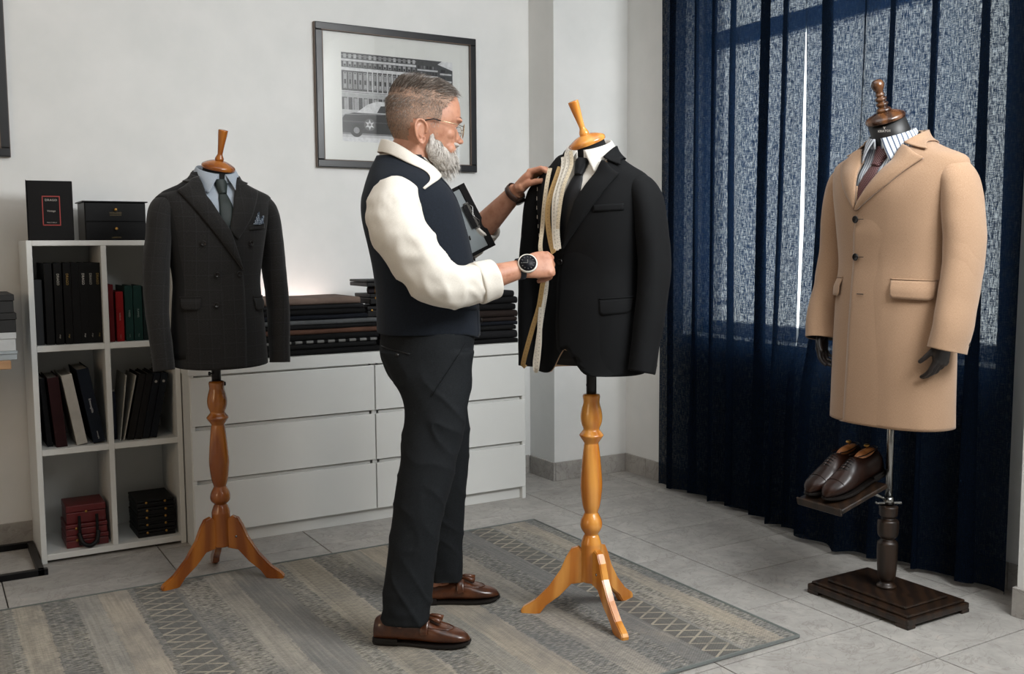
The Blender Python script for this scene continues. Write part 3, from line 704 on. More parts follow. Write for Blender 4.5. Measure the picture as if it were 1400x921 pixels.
# ================================================================ tailoring tools
def resample(P, n):
    P = [Vector(p) for p in P]; L = [0]
    for a, b in zip(P, P[1:]): L.append(L[-1]+(b-a).length)
    out = []; k = 0
    for i in range(n):
        s = L[-1]*i/(n-1)
        while k < len(P)-2 and L[k+1] < s: k += 1
        d = L[k+1]-L[k]; out.append(P[k].lerp(P[k+1], (s-L[k])/d if d > 1e-9 else 0))
    return out
class Body:
    """lofted torso in local axes: front is -y. table rows: z, half width, front depth, back depth"""
    def __init__(s, table, cx=0, cy=0, hem=None, n=120, nz=90, ex=2.25, grow=0, z0=None, z1=None):
        tb = smooth_path(table, 8); s.tb = tb; s.cx, s.cy = cx, cy
        z0 = table[0][0] if z0 is None else z0; z1 = table[-1][0] if z1 is None else z1
        s.rings = []
        for i in range(nz):
            ring = []; v = i/(nz-1)
            for j in range(n):
                a = 2*PI*j/n-PI/2+PI     # start at the back
                ca, sa = math.cos(a), math.sin(a)
                zb = z0+(hem(ca, sa) if hem else 0)
                z = zb+(z1-zb)*v
                hw, df, db = interp(tb, z)
                x = (hw+grow)*math.copysign(abs(ca)**(2/ex), ca); d = (df if sa < 0 else db)+grow
                y = d*math.copysign(abs(sa)**(2/ex), sa)
                ring.append((cx+x, cy+y, z))
            s.rings.append(ring)
        s.n, s.nz = n, nz
        vs = [Vector(p) for r in s.rings for p in r]
        s.bvh = BVHTree.FromPolygons(vs, grid_faces(nz, n))
    def place(s, p, back=False):
        """front (or back) surface point and normal at local (x, z)"""
        sg = 1 if back else -1
        h = s.bvh.ray_cast(Vector((p[0], sg*1.0, p[1])), Vector((0, -sg, 0)))
        if h[0] is None:
            h = s.bvh.find_nearest(Vector((p[0], s.cy+sg*.06, p[1])))
        n = h[1]
        if n.y*sg < 0: n = -n
        return h[0], n
    def mesh(s, name, hole=None, open_ends=True, fold_amp=0, seed=0, thick=.003):
        me = loft(name, s.rings, cap=not open_ends)
        if fold_amp: fold(me, fold_amp, 7, seed, (1, 1, .35))
        b = bmesh.new(); b.from_mesh(me)
        if hole:
            kill = [f for f in b.faces if f.calc_center_median().y < s.cy and inpoly((f.calc_center_median().x, f.calc_center_median().z), hole)]
            bmesh.ops.delete(b, geom=kill, context='FACES')
        if thick and open_ends: bmesh.ops.solidify(b, geom=b.faces[:], thickness=thick)
        bmesh.ops.recalc_face_normals(b, faces=b.faces[:])
        b.to_mesh(me); b.free(); me.shade_smooth(); return me
def inpoly(p, poly):
    c = False; x, y = p; n = len(poly)
    for i in range(n):
        x0, y0 = poly[i]; x1, y1 = poly[(i+1) % n]
        if (y0 > y) != (y1 > y) and x < (x1-x0)*(y-y0)/(y1-y0)+x0: c = not c
    return c
def strip_mesh(name, A, B, n=40, m=8, place=None, off=.003, thick=.003, bulge=0, push=None):
    """cloth piece ruled between two edges; place() drapes (x, z) on a body, else points are 3-D"""
    A, B = resample(A, n), resample(B, n); top = []; bot = []; uvs = []
    for i in range(n):
        for j in range(m+1):
            t = j/m; p = A[i].lerp(B[i], t)
            if place:
                q, nm = place((p.x, p.y)); uv = (p.x, p.y)
            else:
                d1 = (A[min(i+1, n-1)]-A[max(i-1, 0)]); d2 = B[i]-A[i]; nm = d1.cross(d2)
                nm = nm.normalized() if nm.length > 1e-12 else Vector((0, 0, 1)); q = push(p) if push else p
                uv = (i*.004, t*.05)
            o = off(i/(n-1), t) if callable(off) else off
            o += bulge*math.sin(PI*t)
            top.append(q+nm*o); bot.append(q+nm*(o-thick)); uvs.append(uv)
    k = m+1; N = n*k; fs = grid_faces(n, k, False)
    fs2 = [tuple(N+v for v in f[::-1]) for f in fs]; rim = []
    loopv = [i*k for i in range(n)]+[(n-1)*k+j for j in range(1, k)]+[i*k+m for i in range(n-2, -1, -1)]+[j for j in range(m-1, 0, -1)]
    for a, b in zip(loopv, loopv[1:]+loopv[:1]): rim.append((a, N+a, N+b, b))
    me = mesh_vf(name, top+bot, fs+fs2+rim, uvs+uvs)
    b = bmesh.new(); b.from_mesh(me); bmesh.ops.remove_doubles(b, verts=b.verts[:], dist=1e-6); bmesh.ops.recalc_face_normals(b, faces=b.faces[:]); b.to_mesh(me); b.free()
    me.shade_smooth(); return me
def strip(name, parent, mat, A, B, **kw): return obj(name, strip_mesh(name, A, B, **kw), mat, parent)
def sleeve_mesh(name, path, n=40, fold_amp=.0035, seed=0, thick=.003, sub=10):
    """path rows: x, y, z, radius across, radius fore-aft ; rings stay square to the path"""
    P = smooth_path(path, sub); pts, T, N = frames([p[:3] for p in P]); rings = []
    for i, p in enumerate(P):
        t = T[i]; fw = Vector((0, -1, 0)); fw = (fw-t*fw.dot(t)).normalized(); ac = t.cross(fw).normalized()
        rings.append([pts[i]+ac*(p[3]*math.cos(2*PI*j/n))+fw*(p[4]*math.sin(2*PI*j/n)) for j in range(n)])
    me = loft(name, rings, cap=False)
    b = bmesh.new(); b.from_mesh(me); b.faces.ensure_lookup_table(); b.verts.ensure_lookup_table()
    b.faces.new([b.verts[j] for j in range(n)][::-1])
    bmesh.ops.solidify(b, geom=b.faces[:], thickness=thick); bmesh.ops.recalc_face_normals(b, faces=b.faces[:]); b.to_mesh(me); b.free()
    if fold_amp: fold(me, fold_amp, 9, seed, (1, 1, 1.0))
    me.shade_smooth(); return me
def align(o, pos, nrm, spin=0):
    o.location = pos; q = Vector((0, 0, 1)).rotation_difference(nrm); o.rotation_mode = 'QUATERNION'; o.rotation_quaternion = q
BTN_MESH = {}
def button(parent, pos, nrm, r, mat, name='button'):
    if (r, mat.name) not in BTN_MESH:
        BTN_MESH[(r, mat.name)] = lathe('button', [(.0001, -.002), (r*.9, -.002), (r, .0005), (r, .0022), (r*.86, .0032), (r*.72, .0020), (r*.4, .0018), (r*.2, .0010), (.0001, .0010)], 20)
        BTN_MESH[(r, mat.name)].materials.append(mat); BTN_MESH[(r, mat.name)].shade_smooth()
    o = bpy.data.objects.new(name, BTN_MESH[(r, mat.name)]); COL.objects.link(o); o.parent = parent; align(o, pos+nrm*.003, nrm); return o
def shirt_collar(parent, mat, zn, cx, cy, rx=.066, ry=.064, drop=.045, pt=.072, spread=.044, thick=.0025, over=None, leaf=.040, turn=.16, bulge=.004):
    """folded collar: stand and leaf with two points at the front"""
    A = []; B = []; S = []; N = 48; th = R_(171)
    for i in range(N+1):
        a = -th+2*th*i/N; u = abs(a)/th; fr = (1-math.cos(a))/2
        zt = zn+.026-drop*fr**1.4
        A.append((cx+rx*math.sin(a), cy+ry*math.cos(a)-.004*fr, zt))
        S.append((cx+(rx-.003)*math.sin(a), cy+(ry-.003)*math.cos(a)-.004*fr, zt-.034))
        e = max(0, (u-.62)/.38); e = e*e*(3-2*e)
        h = leaf+(pt-leaf)*e; b_ = a*(1-turn*e); fl = .012+.006*e
        bx = cx+(rx+fl)*math.sin(b_); by = cy+(ry+fl)*math.cos(b_)-.010*e
        q = Vector((bx, by, zt-h))
        if over is not None:      # keep the leaf lying on top of the garment below it
            c0 = Vector((cx, cy, q.z)); dr = (q-c0); hit = over.ray_cast(c0, dr.normalized())
            if hit[0] is not None and (hit[0]-c0).length+.006 > dr.length: q = c0+dr.normalized()*((hit[0]-c0).length+.007)
        B.append(q)
    def push(p):
        c0 = Vector((cx, cy, p.z)); dr = p-c0; hit = over.ray_cast(c0, dr.normalized())
        return c0+dr.normalized()*max(dr.length, (hit[0]-c0).length+.006) if hit[0] is not None else p
    strip('collar_leaf', parent, mat, A, B, n=72, m=10, off=.001, thick=thick, bulge=bulge, push=push if over is not None else None)
    strip('collar_stand', parent, mat, [(x*.999+cx*.001, y, z) for x, y, z in A], S, n=64, m=3, off=0, thick=.002)
def necktie(label, root_loc, rz, body, knot, tail, mat, group, w0=.030, w1=.074, ks=1.15):
    """knot at (x, z), blade running down to tail (x, z)"""
    r = thing('necktie', label, 'necktie', root_loc, rz, group)
    kx, kz = knot; tx_, tz = tail; d = Vector((tx_-kx, tz-kz)); L = d.length; d.normalize(); nx = Vector((-d.y, d.x))
    K = Vector((kx, kz))
    def edge(s, rows): return [tuple(K+d*a+nx*(s*w)) for a, w in rows]
    kn = [(-.008*ks, .0195*ks), (.01*ks, .0185*ks), (.028*ks, .0145*ks), (.038*ks, .0120*ks)]
    strip('knot', r, mat, edge(-1, kn), edge(1, kn), n=16, m=10, place=body.place, off=lambda u, t: .007+.009*math.sin(PI*min(1, max(0, t)))**.6, thick=.010)
    bl = [(.032, .0115), (.06, .020), (.11, w1*.38), (L*.8, w1*.47), (L, w1*.5)]
    strip('blade', r, mat, edge(-1, bl), edge(1, bl), n=30, m=8, place=body.place, off=lambda u, t: .004+.004*math.sin(PI*t)**.5, thick=.004)
    return r

# ---------------------------------------------------------------- cloths
t = NT('grey_windowpane_wool'); uv = t.coord('UV'); s = t.sep(uv)
a = t.noise(t.coord('UV', (1500, 160, 1)), 1, 2); b_ = t.noise(t.coord('UV', (160, 1500, 1)), 1, 2)
wv = t.math('MULTIPLY', t.math('ADD', a, b_), .5)
c = t.ramp(wv, [(.36, srgb('121213')), (.5, srgb('1f1e1e')), (.66, srgb('353330'))])
def lines(v, per, w):
    f = t.math('FRACT', t.math('DIVIDE', v, per)); return t.math('LESS_THAN', t.math('ABSOLUTE', t.math('SUBTRACT', f, .5)), w/per/2)
g1 = t.math('MAXIMUM', lines(s[0], .043, .0016), lines(s[1], .052, .0016))
g2 = t.math('MAXIMUM', lines(t.math('ADD', s[0], .006), .043, .0012), lines(t.math('ADD', s[1], .006), .052, .0012))
c = t.mix(t.math('MULTIPLY', g1, .15), c, srgb('4e5257')); c = t.mix(t.math('MULTIPLY', g2, .45), c, srgb('131314'))
t.base(c); t.set(rough=.85, spec=.2, sheen=.12); t.bump(wv, .3, .001); CHECK = t.m
BLACKW = cloth('black_barathea', '050608', .85, 1500, .15, .0, .25, '090b0e')
CAMEL = cloth('camel_wool', '9b7b60', .95, 1100, .05, .25, .35, 'b19277', .8)
DLIN = plain('dark_lining', '0c0c0e', .5); BEIGE = plain('beige_lining', 'c3a27e', .6)
PALEBLUE = cloth('pale_blue_poplin', '9aa4b0', .75, 1800, .04, .05, .15, 'b3bcc6')
WHITEP = cloth('white_poplin', 'd6d2ca', .7, 1800, .02, .05, .12, 'e6e2da')
t = NT('striped_poplin'); s = t.sep(t.coord('UV')); f = t.math('FRACT', t.math('DIVIDE', s[0], .0098))
t.base(t.ramp(f, [(0, srgb('c9ced4')), (.5, srgb('c9ced4')), (.52, srgb('46546c')), (.78, srgb('46546c')), (.80, srgb('c9ced4'))], 'CONSTANT')); t.set(rough=.75); STRIPED = t.m
def tie_mat(name, h1, h2, per, diag=True):
    t = NT(name); v = t.coord('UV', (1, 1, 1), (0, 0, .78 if diag else 0)); s = t.sep(v)
    f1 = t.math('FRACT', t.math('DIVIDE', s[0], per)); f2 = t.math('FRACT', t.math('DIVIDE', s[1], per))
    d = t.math('MULTIPLY', t.math('LESS_THAN', f1, .45), t.math('LESS_THAN', f2, .45))
    t.base(t.mix(d, srgb(h1), srgb(h2))); t.set(rough=.5, spec=.4, sheen=.1); t.bump(t.noise(t.coord('UV', (900, 900, 1)), 1, 2), .2, .001); return t.m
GREENTIE = tie_mat('green_grenadine', '16211f', '24322f', .0022, False); REDTIE = tie_mat('burgundy_dotted_silk', '40161c', '8a6a66', .0052); BLACKTIE = cloth('black_silk', '0b0c0f', .45, 1600, .05, .1, .15, '14151a')
HORN = plain('dark_horn', '15110f', .3, var=.3, nscale=300); HORN2 = plain('brown_horn', '2a201b', .3, var=.3, nscale=300)
PINE = wood('varnished_pine', 'cb802c', 'e8a64e', 7, .22, 'Z', .6, 3.5); WALNUT = wood('dark_walnut', '1d120a', '2f1e11', 10, .42, 'Z', .08); PINE_D = wood('dark_orange_pine', '8c4a10', 'b06a20', 7, .25, 'Z', .5, 3.5)  # PINE_D is a darker, more orange tone of the pine
STEEL = plain('brushed_steel', '9c9c9a', .25, 1.0, var=.03); BLKV = plain('black_velvet', '0a0a0b', .9, var=.1); BLKP = plain('black_tube', '101012', .4, .3)

def turned_pole(name, prof, mat, parent, n=30): return obj(name, lathe(name, smooth_path(prof, 4)), mat, parent, True)
def neck_cap(parent, base, lean, mat, style, r=.060, tilt=0):
    """wooden neck plate with its finial, leaning forward with the neck"""
    M = Matrix.Translation(base) @ Euler((lean, tilt, 0)).to_matrix().to_4x4()
    me = lathe('neck_cap', smooth_path([(.001, -.004), (r*.9, -.004), (r, .001), (r, .007), (r*.92, .013), (r*.6, .023), (r*.32, .028), (.001, .029)], 3), 36); me.transform(M); obj('neck_cap', me, mat, parent, True)
    if style == 'peg': pr_ = [(.001, .026), (.013, .026), (.016, .034), (.013, .042), (.0095, .050), (.0095, .058), (.012, .085), (.0155, .115), (.017, .134), (.0155, .140), (.001, .141)]
    else: pr_ = [(.001, .026), (.021, .027), (.024, .034), (.018, .040), (.014, .043), (.019, .049), (.020, .055), (.013, .060), (.018, .066), (.019, .072), (.012, .078), (.016, .084), (.012, .090), (.014, .098), (.020, .110), (.021, .120), (.014, .132), (.001, .135)]
    me = lathe('finial', smooth_path(pr_, 3), 28); me.transform(M); obj('finial', me, mat, parent, True)
def tripod_leg(parent, ang, mat, hub_r=.032, reach=.235):
    """curved plank leg"""
    out = [(hub_r-.006, .125), (hub_r-.004, .235), (hub_r+.012, .248), (hub_r+.035, .240), (hub_r+.052, .212), (hub_r+.072, .165), (hub_r+.112, .106), (hub_r+.160, .056), (hub_r+.200, .030), (reach+.004, .020), (reach+.002, .0), (reach-.030, .0), (reach-.062, .012), (hub_r+.12, .040), (hub_r+.075, .075), (hub_r+.035, .118)]
    b = bmesh.new(); w = .0125
    va = [b.verts.new((r, -w, z)) for r, z in out]; vb = [b.verts.new((r, w, z)) for r, z in out]
    b.faces.new(va); b.faces.new(vb[::-1])
    for i in range(len(out)): j = (i+1) % len(out); b.faces.new((va[j], va[i], vb[i], vb[j]))
    bmesh.ops.recalc_face_normals(b, faces=b.faces[:])
    bmesh.ops.bevel(b, geom=[e for e in b.edges if abs(e.verts[0].co.y-e.verts[1].co.y) < 1e-6], offset=.003, segments=2, affect='EDGES')
    o = obj('leg', b, mat, parent); o.rotation_euler = (0, 0, ang)
    s_ = obj('bolt', lathe('bolt', [(.0001, 0), (.0045, 0), (.0045, .002), (.0001, .003)], 10), STEEL, o, True); s_.location = (hub_r+.03, -.0125, .17); s_.rotation_euler = (PI/2, 0, 0)
    return o
def dress_form(label, loc, rz, mat, wood_top, cap_at, lean, neck_z, body, feet, tilt=0):
    """tripod display form: legs, turned pole, black tube, body, neck and wooden cap"""
    r = thing('dress_form', label, 'dress form', loc, rz, 'tripod dress forms')
    k = wood_top-.766
    prof = [(.001, .130), (.033, .130), (.034, .150), (.034, .245), (.0335, .262), (.026, .285), (.023, .292), (.034, .310), (.037, .325), (.034, .342), (.024, .362), (.023, .368), (.030, .392), (.036, .440), (.0365, .475), (.031, .545), (.0255, .592), (.0245, .602), (.039, .624), (.0395, .630), (.030, .642), (.027, .650), (.034, .668), (.0365, .690), (.033, .714), (.027, .738), (.0275, .764), (.001, .766)]
    obj('pole', lathe('pole', smooth_path([(a, z+(k if z > .3 else 0)) for a, z in prof], 3), 30), mat, r, True)
    for a in feet: tripod_leg(r, a, mat)
    obj('inner_tube', lathe('inner_tube', [(.001, wood_top-.05), (.017, wood_top-.05), (.017, body[0][0]+.10), (.001, body[0][0]+.10)], 20), BLKP, r, True)
    for dz, sg in ((.030, -1), (-.012, 1)):
        o = obj('clamp_knob', lathe('clamp_knob', [(.0001, -.012), (.003, -.012), (.003, 0), (.0075, .001), (.0075, .008), (.0001, .009)], 14), BLKP, r, True)
        w_ = math.radians(20)-rz; o.location = (sg*.024*math.cos(w_), -.008, wood_top+dz); o.rotation_euler = (0, sg*PI/2, 0)
    bd = Body(body, grow=-.012, z0=body[0][0]+.03, n=48, nz=30)
    obj('body', bd.mesh('body', open_ends=False), BLKV, r)
    base = Vector(cap_at); up = Euler((lean, tilt, 0)).to_matrix() @ Vector((0, 0, 1))
    me = tube('neck', [base-up*.13, base-up*.06, base-up*.004], [.062, .056, .054], 28); obj('neck', me, BLKV, r, True)
    neck_cap(r, base, lean, mat, 'peg', .060, tilt)
    return r
def mirror(P): return [(-p[0],)+tuple(p[1:]) for p in P]

def jacket(name, label, cat, loc, rz, body, mat, lining, hole, sleeves, cuff_buttons=3, fold_amp=.003, seed=1, hem=None, grow=0):
    r = thing(name, label, cat, loc, rz)
    bd = Body(body, hem=hem, grow=grow)
    obj('body_panel', bd.mesh('body_panel', hole, True, fold_amp, seed), mat, r)
    inner = Body(body, hem=hem, grow=grow-.006, n=64, nz=50)
    obj('lining', inner.mesh('lining', hole, True, 0, 0, .001), lining, r)
    for k, path in enumerate(sleeves):
        so = obj('sleeve', sleeve_mesh('sleeve', path, seed=seed+k*5), mat, r)
        e = path[-1]; pts = [(e[0], e[1], e[2]+.02), (e[0], e[1], e[2]+.012)]
        obj('cuff_lining', sleeve_mesh('cuff_lining', [(p[0], p[1], p[2], p[3]-.006, p[4]-.006) for p in path[-2:]], 32, 0, 0, .001, 4), DLIN, so)
        for q in range(cuff_buttons):
            z = e[2]+.022+q*.017; sg = 1 if e[0] > 0 else -1
            ang = math.radians(35)
            pos = Vector((e[0]+sg*(e[3]+.003)*math.cos(ang)-.0*q, e[1]+(e[4]+.003)*math.sin(ang), z)); nm = Vector((sg*math.cos(ang), math.sin(ang), 0)); button(so, pos, nm, .0075, HORN)
    return r, bd
def flap(r, bd, mat, x0, x1, z0, z1, slope=0, off=.006):
    A = [(x0, z1), (x1, z1+slope)]; B = [(x0+.004, z0+.008), (x0+.012, z0), (x1-.012, z0+slope), (x1-.004, z0+.008+slope)]
    strip('pocket_flap', r, mat, A, B, n=24, m=6, place=bd.place, off=lambda u, t: .0015+off*min(1, t*2), thick=.003)
    strip('pocket_jetting', r, mat, [(x0-.001, z1+.005), (x1+.001, z1+.005+slope)], [(x0-.001, z1), (x1+.001, z1+slope)], n=16, m=2, place=bd.place, off=.003, thick=.003)

def coat_collar(r, mat, bd, L, Rr, zb, back_y, drop=.05, side=(.078, .012), sidez=0):
    """collar around the back of the neck joining the two lapels. L, Rr = (inner, outer) front ends as (x, z)"""
    def p3(p, off):
        q, n = bd.place(p); return q+n*off
    li, lo = L; ri, ro = Rr
    zs = zb+sidez
    A = [p3(li, .010), Vector((-side[0], -.03, zs-.012)), Vector((-side[0], side[1], zs)), Vector((-side[0]*.72, back_y*.75, zb+.006)), Vector((0, back_y, zb+.010)), Vector((side[0]*.72, back_y*.75, zb+.006)), Vector((side[0], side[1], zs)), Vector((side[0], -.03, zs-.012)), p3(ri, .010)]
    e = .036
    B = [p3(lo, .008), Vector((-side[0]-e*.95, -.03, zs-.012-drop*.62)), Vector((-side[0]-e, side[1]+.01, zs-drop*.62)), Vector((-side[0]*.72-e*.55, back_y*.75+e*.5, zb-drop*.8)), Vector((0, back_y+.018, zb-drop)), Vector((side[0]*.72+e*.55, back_y*.75+e*.5, zb-drop*.8)), Vector((side[0]+e, side[1]+.01, zs-drop*.62)), Vector((side[0]+e*.95, -.03, zs-.012-drop*.62)), p3(ro, .008)]
    A = [Vector(p) for p in smooth_path(A, 6)]; B = [Vector(p) for p in smooth_path(B, 6)]
    for i in range(4, len(B)-4):
        h = bd.bvh.find_nearest(B[i]); nm = h[1] if h[1].dot(B[i]-Vector((0, 0, B[i].z-.05))) > 0 else -h[1]
        B[i] = h[0]+nm*.006
    for _ in range(5): B = B[:2]+[(B[i-1]+B[i]*2+B[i+1])/4 for i in range(2, len(B)-2)]+B[-2:]
    def push(p):
        c0 = Vector((bd.cx, bd.cy, p.z)); dr = p-c0; hit = bd.bvh.ray_cast(c0, dr.normalized())
        return c0+dr.normalized()*max(dr.length, (hit[0]-c0).length+.0055) if hit[0] is not None else p
    return obj('collar', strip_mesh('collar', B, A, n=len(A), m=10, off=.002, thick=.004, bulge=.003, push=push), mat, r)

# ================================================================ left form: grey windowpane double-breasted jacket
P1 = (.957, 3.75, 0); RZ1 = R_(3)
T1 = [(.826, .176, .126, .116), (.95, .170, .122, .112), (1.05, .163, .114, .105), (1.14, .158, .110, .100), (1.25, .173, .124, .114), (1.34, .188, .130, .118), (1.40, .200, .118, .112), (1.435, .208, .098, .096), (1.452, .196, .090, .090), (1.475, .145, .083, .084), (1.50, .100, .076, .078), (1.53, .074, .068, .070)]
dress_form('tripod dress form in darker orange pine at the bookcase', (.94, 3.75, 0), RZ1, PINE_D, .760, (.022, -.034, 1.545), R_(15), 1.53, T1, [R_(188), R_(-39), R_(81)], R_(5))
sl = [(.140, .0, 1.412, .020, .03), (.176, .0, 1.410, .040, .056), (.199, .002, 1.372, .040, .066), (.210, .004, 1.28, .040, .066), (.219, .004, 1.17, .040, .060), (.226, -.008, 1.04, .038, .053), (.221, -.028, .92, .035, .048), (.216, -.040, .818, .034, .047)]
J1, B1 = jacket('suit_jacket', 'charcoal windowpane double-breasted jacket with pocket square on the left form', 'jacket', P1, RZ1, T1, CHECK, DLIN,
    [(-.110, 1.56), (-.084, 1.490), (-.070, 1.437), (-.018, 1.345), (.010, 1.312), (.034, 1.345), (.042, 1.409), (.076, 1.490), (.105, 1.56)], [sl, mirror(sl)], 4, .0028, 3, lambda ca, sa: -.012*max(0, -sa)+.0*ca)
lay2 = lambda u, t: .004+.010*math.sin(PI*min(1, t*1.1+.02))**.7*(1-.6*u)
strip('overlap_panel', J1, CHECK, [(.058, 1.185), (.063, 1.10), (.060, .95), (.056, .818)], [(-.06, 1.185), (-.06, 1.10), (-.06, .95), (-.06, .818)], n=40, m=10, place=B1.place, off=lambda u, t: (.0085*(1-t)-.002)*min(1, u*8)-.003*(1-min(1, u*8)), thick=.004)
strip('lapel', J1, CHECK, [(.058, 1.505), (.036, 1.430), (.018, 1.36), (.008, 1.318)], [(.102, 1.480), (.142, 1.460), (.096, 1.365), (.040, 1.285)], n=40, m=10, place=B1.place, off=lambda u, t: .004+.006*math.sin(PI*min(1, t+.05))**.7, thick=.004)
strip('lapel', J1, CHECK, [(-.070, 1.505), (-.061, 1.437), (-.018, 1.358), (.010, 1.318), (.057, 1.180)], [(-.110, 1.478), (-.150, 1.456), (-.076, 1.350), (-.009, 1.261), (.055, 1.176)], n=56, m=12, place=B1.place, off=lambda u, t: .009+.010*math.sin(PI*min(1, t+.05))**.7*(1-.5*u), thick=.005)
coat_collar(J1, CHECK, B1, ((-.068, 1.506), (-.104, 1.486)), ((.058, 1.506), (.098, 1.486)), 1.535, .078, .046, (.077, .008), -.008)
for x, z in ((-.082, 1.272), (.088, 1.272), (-.036, 1.160), (.044, 1.161), (-.042, 1.050)):
    q, n = B1.place((x, z)); button(J1, q+n*.004, n, .0095, HORN)
flap(J1, B1, CHECK, -.150, -.092, 1.033, 1.076); flap(J1, B1, CHECK, .100, .150, 1.026, 1.072)
strip('breast_welt', J1, CHECK, [(.083, 1.336), (.152, 1.346)], [(.083, 1.318), (.152, 1.328)], n=14, m=3, place=B1.place, off=.005, thick=.004)
sh1 = thing('dress_shirt', 'pale blue shirt with green tie inside the windowpane jacket', 'shirt', P1, RZ1, 'shirts on the forms')
BS1 = Body(T1, grow=-.010, z0=1.15, z1=1.522, n=72, nz=36); obj('shirt_front', BS1.mesh('shirt_front', open_ends=True, thick=.001), PALEBLUE, sh1)
shirt_collar(sh1, PALEBLUE, 1.534, .003, -.012, .069, .066, .040, .070, thick=.0028)
necktie('dark green textured tie on the left form', P1, RZ1, BS1, (.000, 1.490), (.012, 1.285), GREENTIE, 'neckties')
t = NT('dotted_navy_silk'); vor = t.add('ShaderNodeTexVoronoi'); vor.inputs['Scale'].default_value = 170; vor.inputs['Randomness'].default_value = .15; t.link(t.coord('UV'), vor.inputs['Vector'])
t.base(t.mix(t.math('LESS_THAN', vor.outputs['Distance'], .28), srgb('303f52'), srgb('aab4bd'))); t.set(rough=.6)
ps = thing('pocket_square', 'navy dotted pocket square in the windowpane jacket', 'pocket square', P1, RZ1)
for k, (A, B) in enumerate(((((.098, 1.338), (.122, 1.384)), ((.132, 1.340), (.124, 1.3835))), (((.118, 1.340), (.143, 1.372)), ((.148, 1.344), (.145, 1.3715))))):
    strip('silk_point', ps, t.m, list(A), list(B), n=14, m=6, place=B1.place, off=lambda u, t, k=k: .006-.002*k+.006*math.sin(PI*t), thick=.002)

# ================================================================ middle form: black single-breasted jacket
P2 = (1.90, 2.685, 0); RZ2 = R_(-60)
T2 = [(.842, .180, .135, .128), (.95, .178, .130, .125), (1.06, .171, .122, .112), (1.17, .164, .115, .106), (1.28, .174, .128, .120), (1.37, .184, .134, .124), (1.43, .190, .122, .118), (1.467, .194, .102, .102), (1.487, .178, .094, .095), (1.510, .138, .087, .089), (1.533, .104, .079, .082), (1.565, .076, .070, .072)]
dress_form('tripod dress form in bright varnished pine on the rug', P2, RZ2, PINE, .766, (0, -.032, 1.583), R_(19), 1.56, T2, [R_(201), R_(-38), R_(79)], R_(-13))
sl2 = [(.128, .0, 1.442, .02, .03), (.164, .0, 1.440, .042, .060), (.190, .004, 1.398, .044, .072), (.205, .012, 1.30, .046, .075), (.214, .014, 1.20, .047, .071), (.213, -.006, 1.07, .044, .064), (.205, -.034, .95, .040, .056), (.197, -.052, .855, .038, .052)]
hole2 = [(-.110, 1.60), (-.086, 1.52), (-.076, 1.49), (-.062, 1.38), (-.05, 1.262), (-.040, 1.262), (.005, 1.390), (.068, 1.496), (.084, 1.52), (.110, 1.60)]
def hem2(ca, sa):
    if sa > 0: return 0
    x = ca; u = (x+.16)/.26
    return .085*math.exp(-(u*u)*1.6)*(-sa)**1.5
J2, B2 = jacket('suit_jacket', 'black single-breasted jacket being measured on the middle form', 'jacket', P2, RZ2, T2, BLACKW, BEIGE, hole2, [sl2, mirror(sl2)], 1, .0035, 11, hem2)
strip('overlap_panel', J2, BLACKW, [(-.048, 1.245), (-.066, 1.15), (-.068, 1.0), (-.060, .925), (-.020, .868), (.04, .846), (.10, .842)], [(.10, 1.245), (.11, 1.15), (.12, 1.0), (.125, .93), (.13, .88), (.135, .855), (.14, .845)], n=50, m=12, place=B2.place, off=lambda u, t: (.009*(1-t)-.002)*min(1, u*8)-.003*(1-min(1, u*8)), thick=.004)
strip('lapel', J2, BLACKW, [(.068, 1.520), (.060, 1.486), (.003, 1.390), (-.046, 1.248)], [(.100, 1.496), (.130, 1.476), (.040, 1.345), (-.042, 1.243)], n=48, m=12, place=B2.place, off=lambda u, t: .006+.010*math.sin(PI*min(1, t+.05))**.7*(1-.5*u), thick=.005)
strip('lapel', J2, BLACKW, [(-.076, 1.545), (-.068, 1.470), (-.058, 1.37), (-.052, 1.262)], [(-.112, 1.508), (-.140, 1.478), (-.110, 1.37), (-.060, 1.255)], n=48, m=12, place=B2.place, off=lambda u, t: .006+.010*math.sin(PI*min(1, t+.05))**.7*(1-.5*u), thick=.005)
coat_collar(J2, BLACKW, B2, ((-.070, 1.528), (-.122, 1.502)), ((.070, 1.528), (.124, 1.502)), 1.568, .080, .048, (.083, .006), .004)
q, n = B2.place((-.052, 1.205)); button(J2, q+n*.007, n, .0095, HORN)
flap(J2, B2, BLACKW, .078, .165, 1.036, 1.085, .006, .002); flap(J2, B2, BLACKW, -.165, -.105, 1.036, 1.085, -.004, .002)
strip('breast_welt', J2, BLACKW, [(.064, 1.381), (.150, 1.386)], [(.064, 1.360), (.150, 1.365)], n=14, m=3, place=B2.place, off=.0018, thick=.004)
THREAD = plain('white_basting_thread', 'cfcac0', .8)
for k in range(13):
    z = 1.44-.03*k; x = -.160-.0006*k
    q, n = B2.place((x, z)); o = obj('basting_stitch', bm_box(-.0008, .0008, -.0006, .0006, -.006, .006), THREAD, J2); o.location = q+n*.0015
sh2 = thing('dress_shirt', 'white shirt with black tie inside the black jacket', 'shirt', P2, RZ2, 'shirts on the forms')
BS2 = Body(T2, grow=-.010, z0=1.10, z1=1.555, n=72, nz=36); obj('shirt_front', BS2.mesh('shirt_front', open_ends=True, thick=.001), WHITEP, sh2)
shirt_collar(sh2, WHITEP, 1.572, .0, -.014, .071, .068, .042, .074, thick=.003)
necktie('slim black tie on the middle form', P2, RZ2, BS2, (.002, 1.520), (-.035, 1.26), BLACKTIE, 'neckties')

